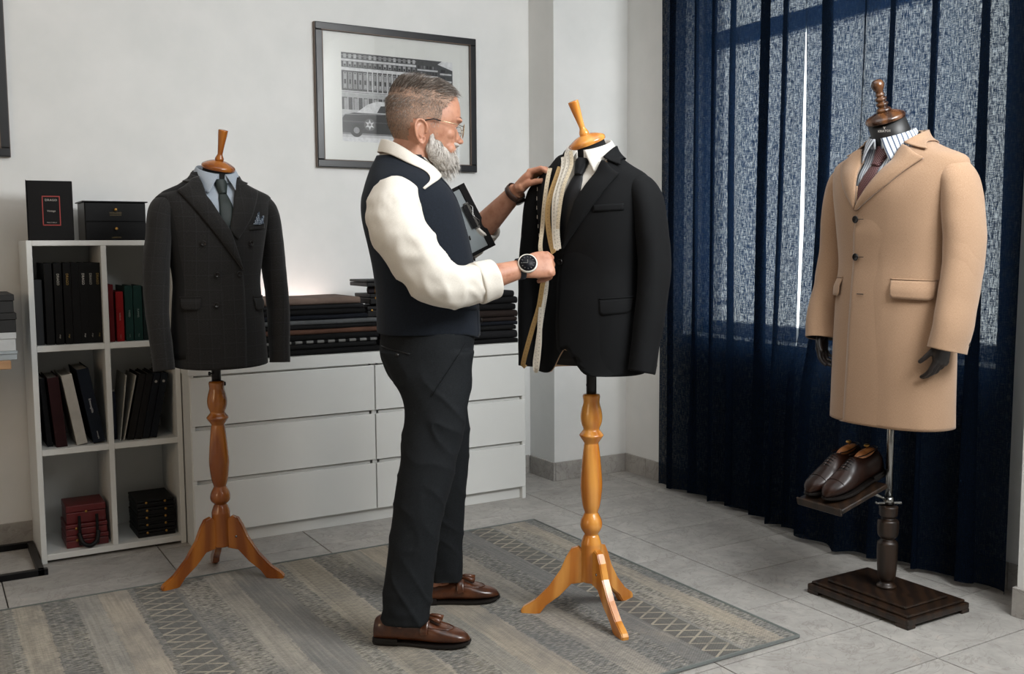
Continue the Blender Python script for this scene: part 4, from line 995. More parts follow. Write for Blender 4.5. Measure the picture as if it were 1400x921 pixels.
# ================================================================ right stand: camel overcoat
P3 = (2.87, 2.265, 0); RZ3 = R_(-90)
T3 = [(.645, .225, .150, .145), (.80, .222, .148, .142), (.95, .218, .145, .136), (1.10, .212, .138, .128), (1.20, .206, .134, .122), (1.32, .218, .146, .134), (1.42, .234, .152, .138), (1.48, .246, .138, .130), (1.518, .250, .114, .112), (1.538, .232, .104, .104), (1.562, .175, .095, .097), (1.59, .122, .087, .090), (1.625, .085, .076, .080)]
sl3 = [(.160, .0, 1.492, .02, .03), (.200, .0, 1.490, .044, .062), (.232, .004, 1.446, .047, .076), (.246, .008, 1.34, .049, .080), (.254, .006, 1.22, .051, .077), (.258, -.018, 1.10, .051, .072), (.262, -.048, .99, .051, .070), (.254, -.062, .915, .051, .070)]
hole3 = [(-.135, 1.66), (-.100, 1.575), (-.064, 1.53), (-.043, 1.385), (-.036, 1.385), (.074, 1.52), (.106, 1.570), (.140, 1.66)]
J3, B3 = jacket('overcoat', 'camel wool single-breasted overcoat on the dark display stand', 'coat', P3, RZ3, T3, CAMEL, DLIN, hole3, [sl3, mirror(sl3)], 2, .0035, 21)
strip('overlap_panel', J3, CAMEL, [(-.046, 1.368), (-.060, 1.25), (-.066, 1.10), (-.070, .85), (-.078, .640)], [(.10, 1.368), (.10, 1.25), (.10, 1.1), (.10, .85), (.10, .640)], n=60, m=12, place=B3.place, off=lambda u, t: (.012*(1-t)-.003)*min(1, u*10)-.003*(1-min(1, u*10)), thick=.006)
strip('lapel', J3, CAMEL, [(.080, 1.572), (.066, 1.522), (-.034, 1.395), (-.044, 1.372)], [(.132, 1.542), (.166, 1.526), (.075, 1.446), (-.042, 1.366)], n=48, m=12, place=B3.place, off=lambda u, t: .009+.013*math.sin(PI*min(1, t+.05))**.7*(1-.5*u), thick=.007)
strip('lapel', J3, CAMEL, [(-.080, 1.572), (-.060, 1.522), (-.046, 1.42), (-.046, 1.378)], [(-.132, 1.542), (-.162, 1.526), (-.110, 1.445), (-.052, 1.370)], n=48, m=12, place=B3.place, off=lambda u, t: .006+.012*math.sin(PI*min(1, t+.05))**.7*(1-.5*u), thick=.007)
coat_collar(J3, CAMEL, B3, ((-.080, 1.580), (-.154, 1.552)), ((.082, 1.580), (.160, 1.552)), 1.628, .088, .062, (.090, .006), -.006)
for x, z in ((-.038, 1.338), (-.045, 1.212)):
    q, n = B3.place((x, z)); button(J3, q+n*.011, n, .0125, HORN)
    strip('buttonhole', J3, DLIN, [(x+.008, z+.001), (x+.030, z+.001)], [(x+.008, z-.001), (x+.030, z-.001)], n=6, m=1, place=B3.place, off=.0105, thick=.001)
strip('buttonhole', J3, DLIN, [(-.036, 1.088), (-.008, 1.088)], [(-.036, 1.085), (-.008, 1.085)], n=6, m=1, place=B3.place, off=.0105, thick=.001)
flap(J3, B3, CAMEL, .085, .200, 1.076, 1.138, -.004, .010); flap(J3, B3, CAMEL, -.200, -.125, 1.076, 1.138, .0, .010)
sh3 = thing('dress_shirt', 'blue and white striped shirt under the camel overcoat', 'shirt', P3, RZ3, 'shirts on the forms')
BS3 = Body(T3, grow=-.012, z0=1.22, z1=1.605, n=72, nz=36); obj('shirt_front', BS3.mesh('shirt_front', open_ends=True, thick=.001), STRIPED, sh3)
shirt_collar(sh3, STRIPED, 1.616, .0, -.034, .074, .070, .040, .076, thick=.003)
necktie('burgundy dotted tie on the camel coat stand', P3, RZ3, BS3, (.004, 1.562), (-.028, 1.378), REDTIE, 'neckties', .03, .082, 1.4)
# the display stand of the coat
st = thing('display_stand', 'dark turned display stand with steel pole and square plinth', 'display stand', P3, RZ3)
for x, y, z0, z1, nm in ((.215, .160, .012, .034, 'base_plate'), (.205, .150, .034, .044, 'base_moulding'), (.165, .112, .044, .054, 'base_top')):
    obj(nm, bm_box(-x, x, -y, y, z0, z1, .005, 2), WALNUT, st)
for sx_ in (-1, 1):
    for sy_ in (-1, 1): obj('foot', bm_box(sx_*.215-(.05 if sx_ > 0 else 0), sx_*.215+(0 if sx_ > 0 else .05), sy_*.16-(.04 if sy_ > 0 else 0), sy_*.16+(0 if sy_ > 0 else .04), 0, .014, .002, 1), WALNUT, st)
turned_pole('turned_column', [(.001, .054), (.030, .054), (.033, .062), (.024, .070), (.022, .078), (.030, .095), (.034, .150), (.035, .200), (.034, .215), (.028, .222), (.022, .228), (.030, .236), (.035, .250), (.036, .285), (.033, .295), (.024, .300), (.024, .306), (.030, .312), (.031, .330), (.030, .345), (.001, .348)], WALNUT, st)
obj('steel_pole', lathe('steel_pole', [(.001, .34), (.0125, .34), (.0125, .80), (.001, .80)], 20), STEEL, st, True)
obj('collar_clamp', lathe('collar_clamp', [(.0125, .352), (.018, .352), (.018, .378), (.0125, .378)], 20), STEEL, st, True)
o = obj('clamp_arm', bm_box(-.045, .045, -.008, .008, .352, .360, .002, 1), STEEL, st); o.rotation_euler = (0, 0, R_(62))
bd = Body(T3, grow=-.014, z0=.70, n=48, nz=30); obj('torso', bd.mesh('torso', open_ends=False), BLKV, st)
CARD = plain('black_neck_leather', '1b1b1c', .45)
obj('neck', tube('neck', [(0, -.010, 1.55), (0, -.038, 1.615), (0, -.068, 1.664)], [.070, .063, .060], 30), CARD, st, True)
neck_cap(st, Vector((0, -.071, 1.668)), R_(22), wood('walnut_cap', '3a2112', '6b4426', 9, .25), 'turned', .064)
for tx, sz, z_ in (('v', .018, 1.648), ('KRATOS', .0105, 1.636)):
    fi = R_(27); k = .0645+(1.648-z_)*.05; text_mesh('neck_emblem', tx, sz, LW, st, (k*math.sin(fi), -.0545-k*math.cos(fi), z_-.012), (PI/2-R_(3), 0, fi), .0003)
# ================================================================ hands, shoes (shared builders)
def seg_chain(base, d0, axis, lens, angs, rads, n=10):
    """finger: start at base along d0, bending by angs (radians) about axis at each joint"""
    p = Vector(base); d = Vector(d0).normalized(); pts = [p-d*rads[0]*.6]; rr = [rads[0]]
    for L, a, r in zip(lens, angs, rads[1:]):
        d = Matrix.Rotation(a, 3, axis) @ d
        pts.append(p.copy()); rr.append(rr[-1]*1.0)
        pts.append(p+d*L*.5); rr.append((rr[-1]+r)/2*.97)
        p = p+d*L; pts.append(p.copy()); rr.append(r)
    pts.append(p+d*rads[-1]*.55); rr.append(rads[-1]*.62)
    P = smooth_path([(*q, r) for q, r in zip(pts, rr)], 3)
    return tube('finger', [q[:3] for q in P], [q[3] for q in P], n), pts
def hand_parts(wrist, d, dors, side, curls, thumb, size=1.0, spread=.05, thumb_dir=None):
    """wrist point, pointing direction d, back-of-hand normal dors; side=+1 when thumb lies along dors x d.
       curls: per finger (index..little) joint bends in degrees"""
    wrist = Vector(wrist); d = Vector(d).normalized(); dors = Vector(dors); dors = (dors-d*dors.dot(d)).normalized()
    s = dors.cross(d).normalized()*side                       # towards the thumb
    k = size; out = []; tips = []
    def pt(a, b, c): return wrist+d*(a*k)+s*(b*k)+dors*(c*k)
    # palm as a loft of flattened rings
    rows = [(-.03, 0, .027, .021), (-.008, 0, .028, .019), (.015, .002, .034, .019), (.045, .003, .041, .0175), (.072, .002, .043, .0155), (.090, .0, .040, .0125), (.098, 0, .034, .009)]
    P = smooth_path(rows, 4); n = 24
    out.append(loft('palm', [[pt(a, b+w*math.copysign(abs(math.cos(2*PI*j/n))**.8, math.cos(2*PI*j/n)), h*math.sin(2*PI*j/n)) for j in range(n)] for a, b, w, h in P]))
    out.append(ellipsoid(pt(.030, .026, -.010), (.018*k, .018*k, .018*k)))     # ball of the thumb
    fx = (.030, .0105, -.0095, -.028); ln = ((.043, .026, .021), (.047, .029, .022), (.044, .027, .021), (.035, .021, .019)); st_ = (.088, .092, .089, .081)
    rd = (.0098, .010, .0096, .0086)
    for q in range(4):
        dd = d+s*(spread*(1.2-q*.8)); axis = s*1.0
        # bending towards the palm: rotate d towards -dors
        axis = d.cross(-dors).normalized()
        me, pts = seg_chain(pt(st_[q], fx[q], .001), dd, axis, [l*k for l in ln[q]], [R_(a) for a in curls[q]], [rd[q]*k*v for v in (1.06, 1.0, .92, .80)])
        out.append(me); tips.append(pts)
        out.append(ellipsoid(pt(st_[q]-.002, fx[q], .004), (.0105*k, .0105*k, .0105*k), None, 12, 8))
    tb = pt(.022, .028, -.006); td = thumb_dir if thumb_dir is not None else (d*.75+s*.62-dors*.25)
    axis = Vector(td).cross(-dors-s*.4).normalized()
    me, pts = seg_chain(tb, td, axis, [.034*k, .034*k, .027*k], [R_(a) for a in thumb], [.0145*k, .012*k, .0108*k, .0088*k])
    out.append(me); tips.append(pts)
    return out, tips, (d, s, dors)

def shoe_rows(L, W):
    # station, half width, top z, sole spring
    return [(0.0, .018, .050, .0), (.02, .027, .060, .0), (.08, .033, .066, .0), (.2, .034, .064, .0), (.33, .033, .064, .0), (.45, .036, .068, .0), (.56, .041, .062, .0), (.68, .045, .052, .001), (.80, .043, .044, .003), (.90, .034, .038, .005), (.96, .022, .031, .007), (.995, .009, .022, .009)]
def shoe_upper(name, L, rise=1.0, toe=1.0, n=28, sole=.012):
    P = smooth_path(shoe_rows(L, 0), 4); rings = []
    for s, w, zt, sp in P:
        zt = sole+(zt-.012)*rise; h = zt-sole-sp; bend = .010*math.sin(PI*min(1, s*1.1))*.5
        ring = []
        for j in range(n):
            a = 2*PI*j/n; c, sn = math.cos(a), math.sin(a)
            y = w*math.copysign(abs(c)**.75, c)+bend; z = (sole+sp+h*.42)+(h*.58 if sn > 0 else h*.42)*math.copysign(abs(sn)**.8, sn)
            if sn > 0: y = bend+(y-bend)*(1-.42*(sn**2)*(1 if s < .62 else .6))
            ring.append((s*L, y, z))
        rings.append(ring)
    return loft(name, rings)
def shoe_sole(name, L, z0, z1, grow=.003, s0=0, s1=1):
    P = [p for p in smooth_path(shoe_rows(L, 0), 4) if s0-1e-6 <= p[0] <= s1+1e-6]
    lo = []; 
    def outline(z, g):
        l = [(s*L+(g if s > .98 else (-g if s < .01 else 0)), w+g+.005*math.sin(PI*min(1, s*1.1)), z+sp) for s, w, zt, sp in P]
        r = [(s*L+(g if s > .98 else (-g if s < .01 else 0)), -w-g+.005*math.sin(PI*min(1, s*1.1)), z+sp) for s, w, zt, sp in reversed(P)]
        return l+r
    return loft(name, [outline(z0, grow-.001), outline(z0+(z1-z0)*.4, grow), outline(z1, grow)])

# ================================================================ the tailor
MO = Vector((1.43, 2.88, 0)); MRZ = math.atan2(.905, .4254)       # front (-y) looks towards the middle form
def W(f, l, z): return Vector((l, -f, z))                          # forward, left, up in the person's own axes
man = thing('person', 'bearded man in navy waistcoat and rolled white shirt fitting the black jacket', 'person', MO, MRZ)
t = NT('skin'); v = t.coord('Object'); n1 = t.noise(v, 28, 4); n2 = t.noise(v, 190, 3)
c = t.ramp(n1, [(.3, srgb('a8735a')), (.5, srgb('bd8a70')), (.72, srgb('c79479'))]); c = t.mix(t.math('MULTIPLY', n2, .25), c, srgb('93563f'))
t.base(c); t.set(rough=.46, spec=.4); t.bump(n2, .12, .0015)
t.b.inputs['Subsurface Weight'].default_value = .12; t.b.inputs['Subsurface Radius'].default_value = (.010, .004, .002); t.b.inputs['Subsurface Scale'].default_value = .6
SKIN = t.m
# ---- head in its own axes (hx forward, hy left, hz up from the chin), scaled, pitched down and turned left
HS, HP, HY, HC = 1.06, R_(7), R_(12), Vector((-.030, .004, 1.659))
def HD(hx, hy, hz):
    x, y, z = hx*HS*(1 if hx > 0 else .93), hy*HS, (hz-.146)*(1.14 if hz > .146 else .93)
    f = x*math.cos(HP)+z*math.sin(HP); zz = -x*math.sin(HP)+z*math.cos(HP)
    return W(HC.x+f*math.cos(HY)-y*math.sin(HY), HC.y+f*math.sin(HY)+y*math.cos(HY), HC.z+zz)
HT = smooth_path([(-.004, .070, -.020, .018), (.0, .082, -.030, .030), (.018, .096, -.052, .047), (.04, .097, -.070, .057), (.06, .098, -.086, .063), (.08, .099, -.099, .069), (.105, .100, -.112, .075), (.128, .0975, -.119, .078), (.146, .106, -.122, .079), (.17, .105, -.125, .0785), (.20, .097, -.121, .074), (.225, .080, -.107, .064), (.240, .055, -.088, .049), (.248, .028, -.062, .031), (.2505, -.005, -.03, .010)], 5)
def head_pt(hz, a, grow=0):
    fr, bk, hw = interp(HT, hz); c, s = math.cos(a), math.sin(a)
    ex = .86 if c > 0 else .95
    return ((fr if c > 0 else -bk)*math.copysign(abs(c)**ex, c)+grow*c, (hw+grow)*math.copysign(abs(s)**.88, s), hz)
NH = 56
parts = [loft('head', [[HD(*head_pt(row[0], 2*PI*j/NH)) for j in range(NH)] for row in HT])]
def hell(c, r, rot=None):
    me = ellipsoid((0, 0, 0), r, rot, 16, 10)
    for v_ in me.vertices: v_.co = HD(c[0]+v_.co.x, c[1]+v_.co.y, c[2]+v_.co.z)
    return me
# nose: ridge, tip, wings
nose = [(.134, .099, .007, .006), (.122, .104, .008, .009), (.105, .113, .010, .012), (.092, .124, .012, .013), (.083, .126, .0125, .010), (.076, .115, .010, .006)]
parts.append(loft('nose', [[HD(x-.022+ (.022)*math.cos(a) if math.cos(a) > 0 else x-.022+.018*math.cos(a), w*1.25*math.sin(a), z) for a in [2*PI*j/16 for j in range(16)]] for z, x, w, h in smooth_path(nose, 3)]))
for s in (-1, 1):
    parts += [hell((.107, s*.0135, .083), (.012, .009, .009)), hell((.092, s*.030, .149), (.016, .030, .0075)), hell((.058, s*.044, .100), (.028, .020, .024)), hell((.072, s*.030, .050), (.026, .026, .026))]
    # ear: helix rim, inner bowl, lobe
    ec = (-.024, s*.078, .084)
    def ep(u, w, o): return HD(ec[0]+u*.95-w*.10, ec[1]+s*(o+.16*max(0, -u)+.010), ec[2]+w+.0)
    rim = smooth_path([(.012, -.002, 0), (.016, .014, .003), (.012, .030, .006), (-.004, .040, .010), (-.020, .034, .012), (-.027, .014, .012), (-.023, -.010, .008), (-.013, -.028, .004), (-.001, -.036, .001), (.008, -.028, 0), (.009, -.014, 0)], 5)
    parts.append(tube('ear_rim', [ep(*p) for p in rim], .0042, 8))
    bowl = [[ep(p[0]*k+(-.004)*(1-k), p[1]*k, p[2]*k-.004-.011*(1-k)) for p in rim[:-6]] for k in (1, .75, .4, .1)]
    bb = loft('bowl', bowl, cap=True); parts.append(bb)
    inner = [[ep(p[0]*k+(-.004)*(1-k), p[1]*k, p[2]*k-.013-.012*(1-k)) for p in rim[:-6]] for k in (1, .75, .4, .1)]
    parts.append(loft('bowl_back', inner, True))
    parts.append(tube('ear_root', [HD(ec[0]+.004, s*.066, ec[2]+.02), ep(-.004, .018, -.010)], [.013, .009], 10)); parts.append(tube('ear_root', [HD(ec[0]+.004, s*.064, ec[2]-.018), ep(.002, -.020, -.012)], [.011, .008], 10))
    parts.append(tube('anti_helix', [ep(*p) for p in smooth_path([(-.006, .026, .004), (-.015, .012, .005), (-.012, -.008, .003), (-.002, -.016, .001)], 4)], .0036, 8))
    parts.append(hell((ec[0]+.000, ec[1]+s*.008, ec[2]-.030), (.009, .005, .010)))
parts += [hell((.094, 0, .061), (.013, .022, .0055)), hell((.092, 0, .050), (.013, .020, .006)), hell((.085, 0, .018), (.018, .024, .018))]
# ---- neck, trunk, arms, legs (mostly under the clothes)
parts.append(tube('neck', [W(-.115, 0, 1.40), W(-.10, 0, 1.47), W(-.085, 0, 1.52), W(-.066, .002, 1.575), W(-.050, .004, 1.64)], [.085, .076, .070, .0655, .060], 28))
parts.append(ellipsoid(W(-.11, 0, 1.30), (.155, .105, .17))); parts.append(ellipsoid(W(-.045, 0, 1.05), (.15, .115, .20))); parts.append(ellipsoid(W(-.115, 0, 1.42), (.165, .070, .06)))
parts.append(ellipsoid(W(-.04, 0, .90), (.15, .11, .12)))
SHR, ELR, WRR = W(-.130, -.185, 1.385), W(-.004, -.252, 1.120), W(.258, -.160, 1.186)
SHL, ELL, WRL = W(-.100, .185, 1.395), W(.085, .322, 1.230), W(.276, .122, 1.440)
for s_, e_, w_ in ((SHR, ELR, WRR), (SHL, ELL, WRL)):
    parts.append(tube('upper_arm', [s_, s_.lerp(e_, .5), e_], [.062, .055, .045], 18))
    parts.append(tube('forearm', [e_, e_.lerp(w_, .12), e_.lerp(w_, .3), e_.lerp(w_, .55), e_.lerp(w_, .8), w_], [.041, .043, .0455, .042, .034, .029], 20))
for pth in (([W(-.05, -.085, .92), W(-.03, -.10, .75), W(-.065, -.135, .50), W(-.10, -.15, .28), W(-.125, -.150, .12), W(-.135, -.148, .07)], [.085, .075, .052, .045, .030, .024]), ([W(-.04, .085, .92), W(.0, .11, .75), W(.015, .15, .50), W(-.0, .185, .28), W(-.010, .200, .12), W(-.020, .202, .07)], [.085, .075, .052, .045, .030, .024])):
    P_ = smooth_path([(*p, r) for p, r in zip(*pth)], 4); parts.append(tube('leg', [p[:3] for p in P_], [p[3] for p in P_], 18))
# feet inside the shoes
FR = (Vector((-.212, -.122)), Vector((.075, -.195))); FL = (Vector((-.090, .205)), Vector((.200, .198)))
for a, b_ in (FR, FL):
    dd = (b_-a).normalized(); q = lambda s: a+dd*s
    parts.append(tube('foot', [W(*q(.050), .050), W(*q(.085), .068), W(*q(.122), .074), W(*q(.160), .058), W(*q(.21), .036)], [.018, .024, .024, .020, .012], 16))
# ---- hands
hr, tr_, axr = hand_parts(WRR, W(.965, .17, .14)-W(0, 0, 0), W(.10, -.95, .42), 1, [(58, 62, 30), (68, 66, 35), (74, 66, 35), (76, 66, 35)], (8, 22, 26), 1.04, .03, W(.86, .42, .18))
hl, tl_, axl = hand_parts(WRL, W(.58, -.42, .62), W(-.52, .30, .78), -1, [(28, 46, 34), (36, 50, 36), (46, 54, 36), (56, 58, 36)], (2, 6, 8), 1.0, .02, W(.72, -.62, .30))
parts += hr+hl
body = obj('body', fuse(parts, .0027, 5, .42), SKIN, man, True); body['label'] = 'face, neck, forearms and hands'
# ---- eyes, brows, finger ring
EYE = plain('eye_white', 'd8d2cc', .2, var=.02); IRIS = plain('iris_blue_grey', '3d4a52', .15); BROW = plain('grey_brow_hair', '6e5f52', .9)
for s in (-1, 1):
    e = obj('eye', hell((.0795, s*.0315, .1275), (.0125, .0125, .0115)), EYE, man, True); obj('iris', hell((.0885, s*.0318, .1265), (.0042, .0056, .0056)), IRIS, e, True)
    obj('eyelid', hell((.0790, s*.0315, .1305), (.0140, .0150, .0105)), SKIN, man, True)
    rb = random.Random(3+s); vs = []; fs = []
    for k in range(150):
        u = rb.random(); y = s*(.014+.038*u); x = .106-.022*u*u-.004*u; z = .150+.006*math.sin(u*PI*.8)+rb.uniform(-.003, .003)
        b0 = Vector((x, y, z)); dv = Vector((.003, s*.008, .002-.004*u)); i0 = len(vs); vs += [HD(*b0), HD(*(b0+Vector((0, 0, .0009)))), HD(*(b0+dv))]; fs.append((i0, i0+1, i0+2))
    obj('eyebrow', mesh_vf('eyebrow', vs, fs), BROW, man)
# ---- hair: short back and sides with thinning crown; strands rooted on the scalp
HAIR = [plain('hair_'+h, h, .55, var=.1, spec=.4) for h in ('463c35', '6a5e55', '958b82', 'b8b0a7')]
BEARD = [plain('beard_'+h, h, .6, var=.08, spec=.4) for h in ('cfc9c2', 'b5aea6', '968d85', 'ded9d3')]
def hairline(hx, hz, a):
    """0 outside the hair, up to 1 well inside. a: angle from the face centre"""
    aa = abs(a)
    front = .219 if aa < .45 else .219-.016*(aa-.45)/.4
    if aa < .85: lo = front
    elif aa < 1.32: lo = .203-(aa-.85)*.085
    elif aa < 1.56: lo = .085                    # temple and sideburn
    elif aa < 2.0: lo = .126
    else: lo = max(.045, .126-(aa-2.0)*.26)
    return (hz-lo)/.03
def strands(name, n, gen, mats, parent, seed):
    rnd = random.Random(seed); vs = []; fs = []; mi = []
    while len(fs) < n:
        g = gen(rnd)
        if g is None: continue
        p0, p1, p2, w, m_ = g; side_ = (p2-p0).cross(Vector((rnd.uniform(-1, 1), rnd.uniform(-1, 1), rnd.uniform(-1, 1)))).normalized()*w
        i = len(vs); vs += [p0-side_, p0+side_, p1+side_*.7, p1-side_*.7, p2]; fs += [(i, i+1, i+2, i+3), (i+3, i+2, i+4)]; mi += [m_, m_]
    me = mesh_vf(name, vs, fs)
    for m_ in mats: me.materials.append(m_)
    me.polygons.foreach_set('material_index', mi); me.update()
    o = bpy.data.objects.new(name, me); COL.objects.link(o); o.parent = parent; return o
def gen_hair(rnd):
    hz = rnd.uniform(.05, .2505); hz = hz if rnd.random() < .75 else rnd.uniform(.21, .2505)
    a = rnd.uniform(-PI, PI); m_ = hairline(0, hz, a)
    if m_ < 0 or rnd.random() > (.12+m_*.55)*(.45+.55*min(1, max(0, (hz-.06)/.12))): return None
    aa = abs(a); top = max(0, min(1, (hz-.150)/.085)); top = top*top*(3-2*top)
    crown = hz > .236 and head_pt(hz, a)[0] < .0
    if crown and rnd.random() < .72: return None                       # thinning crown
    if hz > .2 and aa < .7 and rnd.random() < .35: return None
    p = Vector(head_pt(hz, a)); nrm = Vector((p.x, p.y*1.3, (hz-.13)*1.1)).normalized()
    L = .005+.017*top+rnd.uniform(0, .004)
    dr = Vector((.55+.3*rnd.random(), rnd.uniform(-.25, .25), .05)) if top > .5 else Vector((-.35+.5*rnd.random()*(1 if aa < 1.6 else -.4), rnd.uniform(-.15, .15), -.85))
    dr = (dr-nrm*dr.dot(nrm)).normalized()
    q1 = p+nrm*(.0016+.006*top)+dr*L*.5; q2 = p+nrm*(.0022+.0085*top)+dr*L
    dark = .15+.85*(1-top) if True else 0
    k = 0 if rnd.random() < .40*top+.12 else (1 if rnd.random() < .5 else (2 if rnd.random() < .6 else 3))
    if hz < .135 and 1.25 < aa < 1.6: k = 3 if rnd.random() < .7 else 2
    return HD(*p), HD(*q1), HD(*q2), .00045, k
# scalp shading under the strands: a close cap of stubble
cap_f = []; NC = 72; rows_ = [r for r in HT if r[0] > .05]
vs = [HD(*head_pt(r[0], -PI+2*PI*j/NC, .0010+.0012*max(0, min(1, (r[0]-.15)/.08)))) for r in rows_ for j in range(NC)]
for i in range(len(rows_)-1):
    for j in range(NC):
        a = -PI+2*PI*(j+.5)/NC; hz = (rows_[i][0]+rows_[i+1][0])/2
        if hairline(0, hz, a) > .10 and not (hz < .14 and abs(a) < 1.62) and not (hz > .2440 and head_pt(hz, a)[0] < -.02 and head_pt(hz, a)[0] > -.075): cap_f.append((i*NC+j, i*NC+(j+1) % NC, (i+1)*NC+(j+1) % NC, (i+1)*NC+j))
t = NT('stubble_scalp'); v = t.coord('Object'); n1 = t.noise(t.coord('Object', (1, 1, .4)), 420, 3); n2 = t.noise(v, 24, 3)
zf = t.add('ShaderNodeMapRange'); zf.inputs[1].default_value = 1.585; zf.inputs[2].default_value = 1.70; zf.inputs[3].default_value = .30; t.link(t.sep(v)[2], zf.inputs[0])
t.base(t.mix(t.math('MULTIPLY', zf.outputs[0], t.ramp(t.math('ADD', t.math('MULTIPLY', n1, .7), t.math('MULTIPLY', n2, .3)), [(.40, (0, 0, 0)), (.60, (1, 1, 1))])), srgb('a98670'), srgb('6a5d53'))); t.set(rough=.7); t.bump(n1, .5, .002); SCALP = t.m
hair = obj('hair', mesh_vf('hair', vs, cap_f), SCALP, man, True); hair['label'] = 'short greying hair thinning at the crown'
hs_ = strands('hair_strands', 22000, gen_hair, HAIR, hair, 4); hs_['kind'] = 'stuff'
# ---- beard
def beard_root(rnd):
    """points over cheeks, jaw, chin and moustache in head axes"""
    a = rnd.uniform(-1.42, 1.42); aa = abs(a)
    if aa < .32 and rnd.random() < .5: hz = rnd.uniform(.062, .076)      # moustache
    else:
        up = .050 if aa < .45 else (.050+(aa-.45)*.062 if aa < 1.1 else .090+(aa-1.1)*.13)
        lo = -.006 if aa < .6 else -.006+(aa-.6)*.030
        hz = rnd.uniform(lo, up)
    return a, hz
bw = []
def bell(c, r, rot=None): bw.append(hell(c, r, rot))
bell((.078, 0, .004), (.034, .040, .038)); bell((.072, 0, -.012), (.028, .032, .026)); bell((.085, 0, .030), (.026, .036, .022))
for s in (-1, 1):
    bell((.064, s*.030, .012), (.038, .028, .036)); bell((.044, s*.045, .026), (.036, .020, .034)); bell((.024, s*.056, .046), (.026, .014, .034)); bell((.013, s*.0660, .072), (.009, .0055, .034)); bell((.092, s*.017, .070), (.019, .019, .009)); bell((.074, s*.034, .052), (.018, .015, .022))
def beard_tex(me):
    b = bmesh.new(); b.from_mesh(me); b.normal_update()
    for v_ in b.verts: v_.co += v_.normal*(noise.noise(Vector((v_.co.x*330, v_.co.y*330, v_.co.z*50)))*.0010)
    b.to_mesh(me); b.free(); return me
t = NT('beard_mass'); n1 = t.noise(t.coord('Object', (1, 1, .22)), 300, 4, .7)
t.base(t.ramp(n1, [(.35, srgb('a0978f')), (.55, srgb('c6c0b9')), (.7, srgb('e0dcd6'))])); t.set(rough=.7); t.bump(n1, .8, .003)
beard = obj('beard', beard_tex(fuse(bw, .0028, 4)), t.m, man, True); beard['label'] = 'full white-grey beard'
bvb = BVHTree.FromPolygons([v_.co.copy() for v_ in beard.data.vertices], [tuple(p.vertices) for p in beard.data.polygons])
hc0 = HD(.03, 0, .05)
def gen_beard(rnd):
    a, hz = beard_root(rnd); p = Vector(head_pt(max(hz, -.003), a)); P0 = HD(*p)
    h = bvb.find_nearest(P0)
    if h[0] is None or h[3] > .03: return None
    q = h[0]; nm = h[1]; out_ = (P0-hc0).normalized()
    mous = hz > .06 and abs(a) < .35
    L = .012 if mous else (.014+.018*max(0, 1-abs(a)/1.2))
    dr = (W(.25*math.cos(HY), .25*math.sin(HY)+.0, -.95)+Vector((rnd.uniform(-.25, .25), rnd.uniform(-.25, .25), 0))).normalized()
    if abs(a) > 1.1: L = .006; 
    nm = nm if nm.dot(out_) > 0 else -nm
    return q-nm*.002, q+nm*.002+dr*L*.5, q+nm*.0015+dr*L, .00045, rnd.choice((0, 0, 0, 1, 1, 2, 3, 3)) if abs(a) < 1.1 else rnd.choice((0, 1, 2, 2))
bs_ = strands('beard_strands', 14000, gen_beard, BEARD, beard, 8); bs_['kind'] = 'stuff'
# ---- glasses: thin gold wire with dark temple tips
GW = plain('gold_wire', 'b9a88a', .2, 1.0); LENS = MATS['picglass']
gl_ = obj('glasses', tube('bridge', [HD(.1185, -.010, .126), HD(.1235, 0, .129), HD(.1185, .010, .126)], .0010, 8), GW, man, True); gl_['label'] = 'round gold-rimmed glasses'
for s in (-1, 1):
    def rimp(a): return HD(.1165-.010*abs(math.cos(a)*.024+.034)/.05+.004, s*(.034+.0255*math.cos(a)), .118+.0235*math.sin(a))
    obj('lens_rim', tube('lens_rim', [rimp(2*PI*k/32) for k in range(33)], .0010, 8), GW, gl_, True)
    obj('lens', loft('lens', [[HC*0+rimp(2*PI*k/32)*r_+rimp(0)*(0)+ (rimp(0)+rimp(PI))*.5*(1-r_) for k in range(32)] for r_ in (.98, .5, .05)], cap=False), LENS, gl_, True)
    obj('temple', tube('temple', [HD(.108, s*.060, .128), HD(.08, s*.078, .130), HD(.04, s*.084, .1315), HD(.028, s*.085, .132)], .0011, 8), GW, gl_, True)
    obj('temple_tip', tube('temple_tip', [HD(.03, s*.085, .132), HD(.008, s*.087, .134), HD(-.016, s*.086, .126), HD(-.026, s*.083, .108)], .0020, 8), BLKP, gl_, True)
# ---- clothes
def cloth_obj(name, h1, h2, scale=700, rough=.85, check=None, sheen=.05, bump=.25):
    t = NT(name); v = t.coord('Object'); a = t.noise(t.coord('Object', (scale, scale, scale*.15)), 1, 2); b = t.noise(t.coord('Object', (scale*.15, scale*.15, scale)), 1, 2)
    w = t.math('MULTIPLY', t.math('ADD', a, b), .5); c = t.ramp(w, [(.36, srgb(h1)), (.64, srgb(h2))])
    if check:
        s = t.sep(v)
        for k, per in ((2, check), (1, check)):
            f = t.math('LESS_THAN', t.math('FRACT', t.math('DIVIDE', s[k], per)), .06); c = t.mix(t.math('MULTIPLY', f, .25), c, srgb('5b6068'))
    t.base(c); t.set(rough=rough, spec=.2, sheen=sheen); t.bump(w, bump, .001); return t.m
NAVY = cloth_obj('navy_flannel', '0f141c', '1b222c'); TROUS = cloth_obj('charcoal_sharkskin', '0f1215', '202326', 800, .8, None, .0)
SHIRT = cloth_obj('white_shirting', 'd3ccc0', 'e6e0d6', 1500, .75, None, .05, .1)
CYM = .09
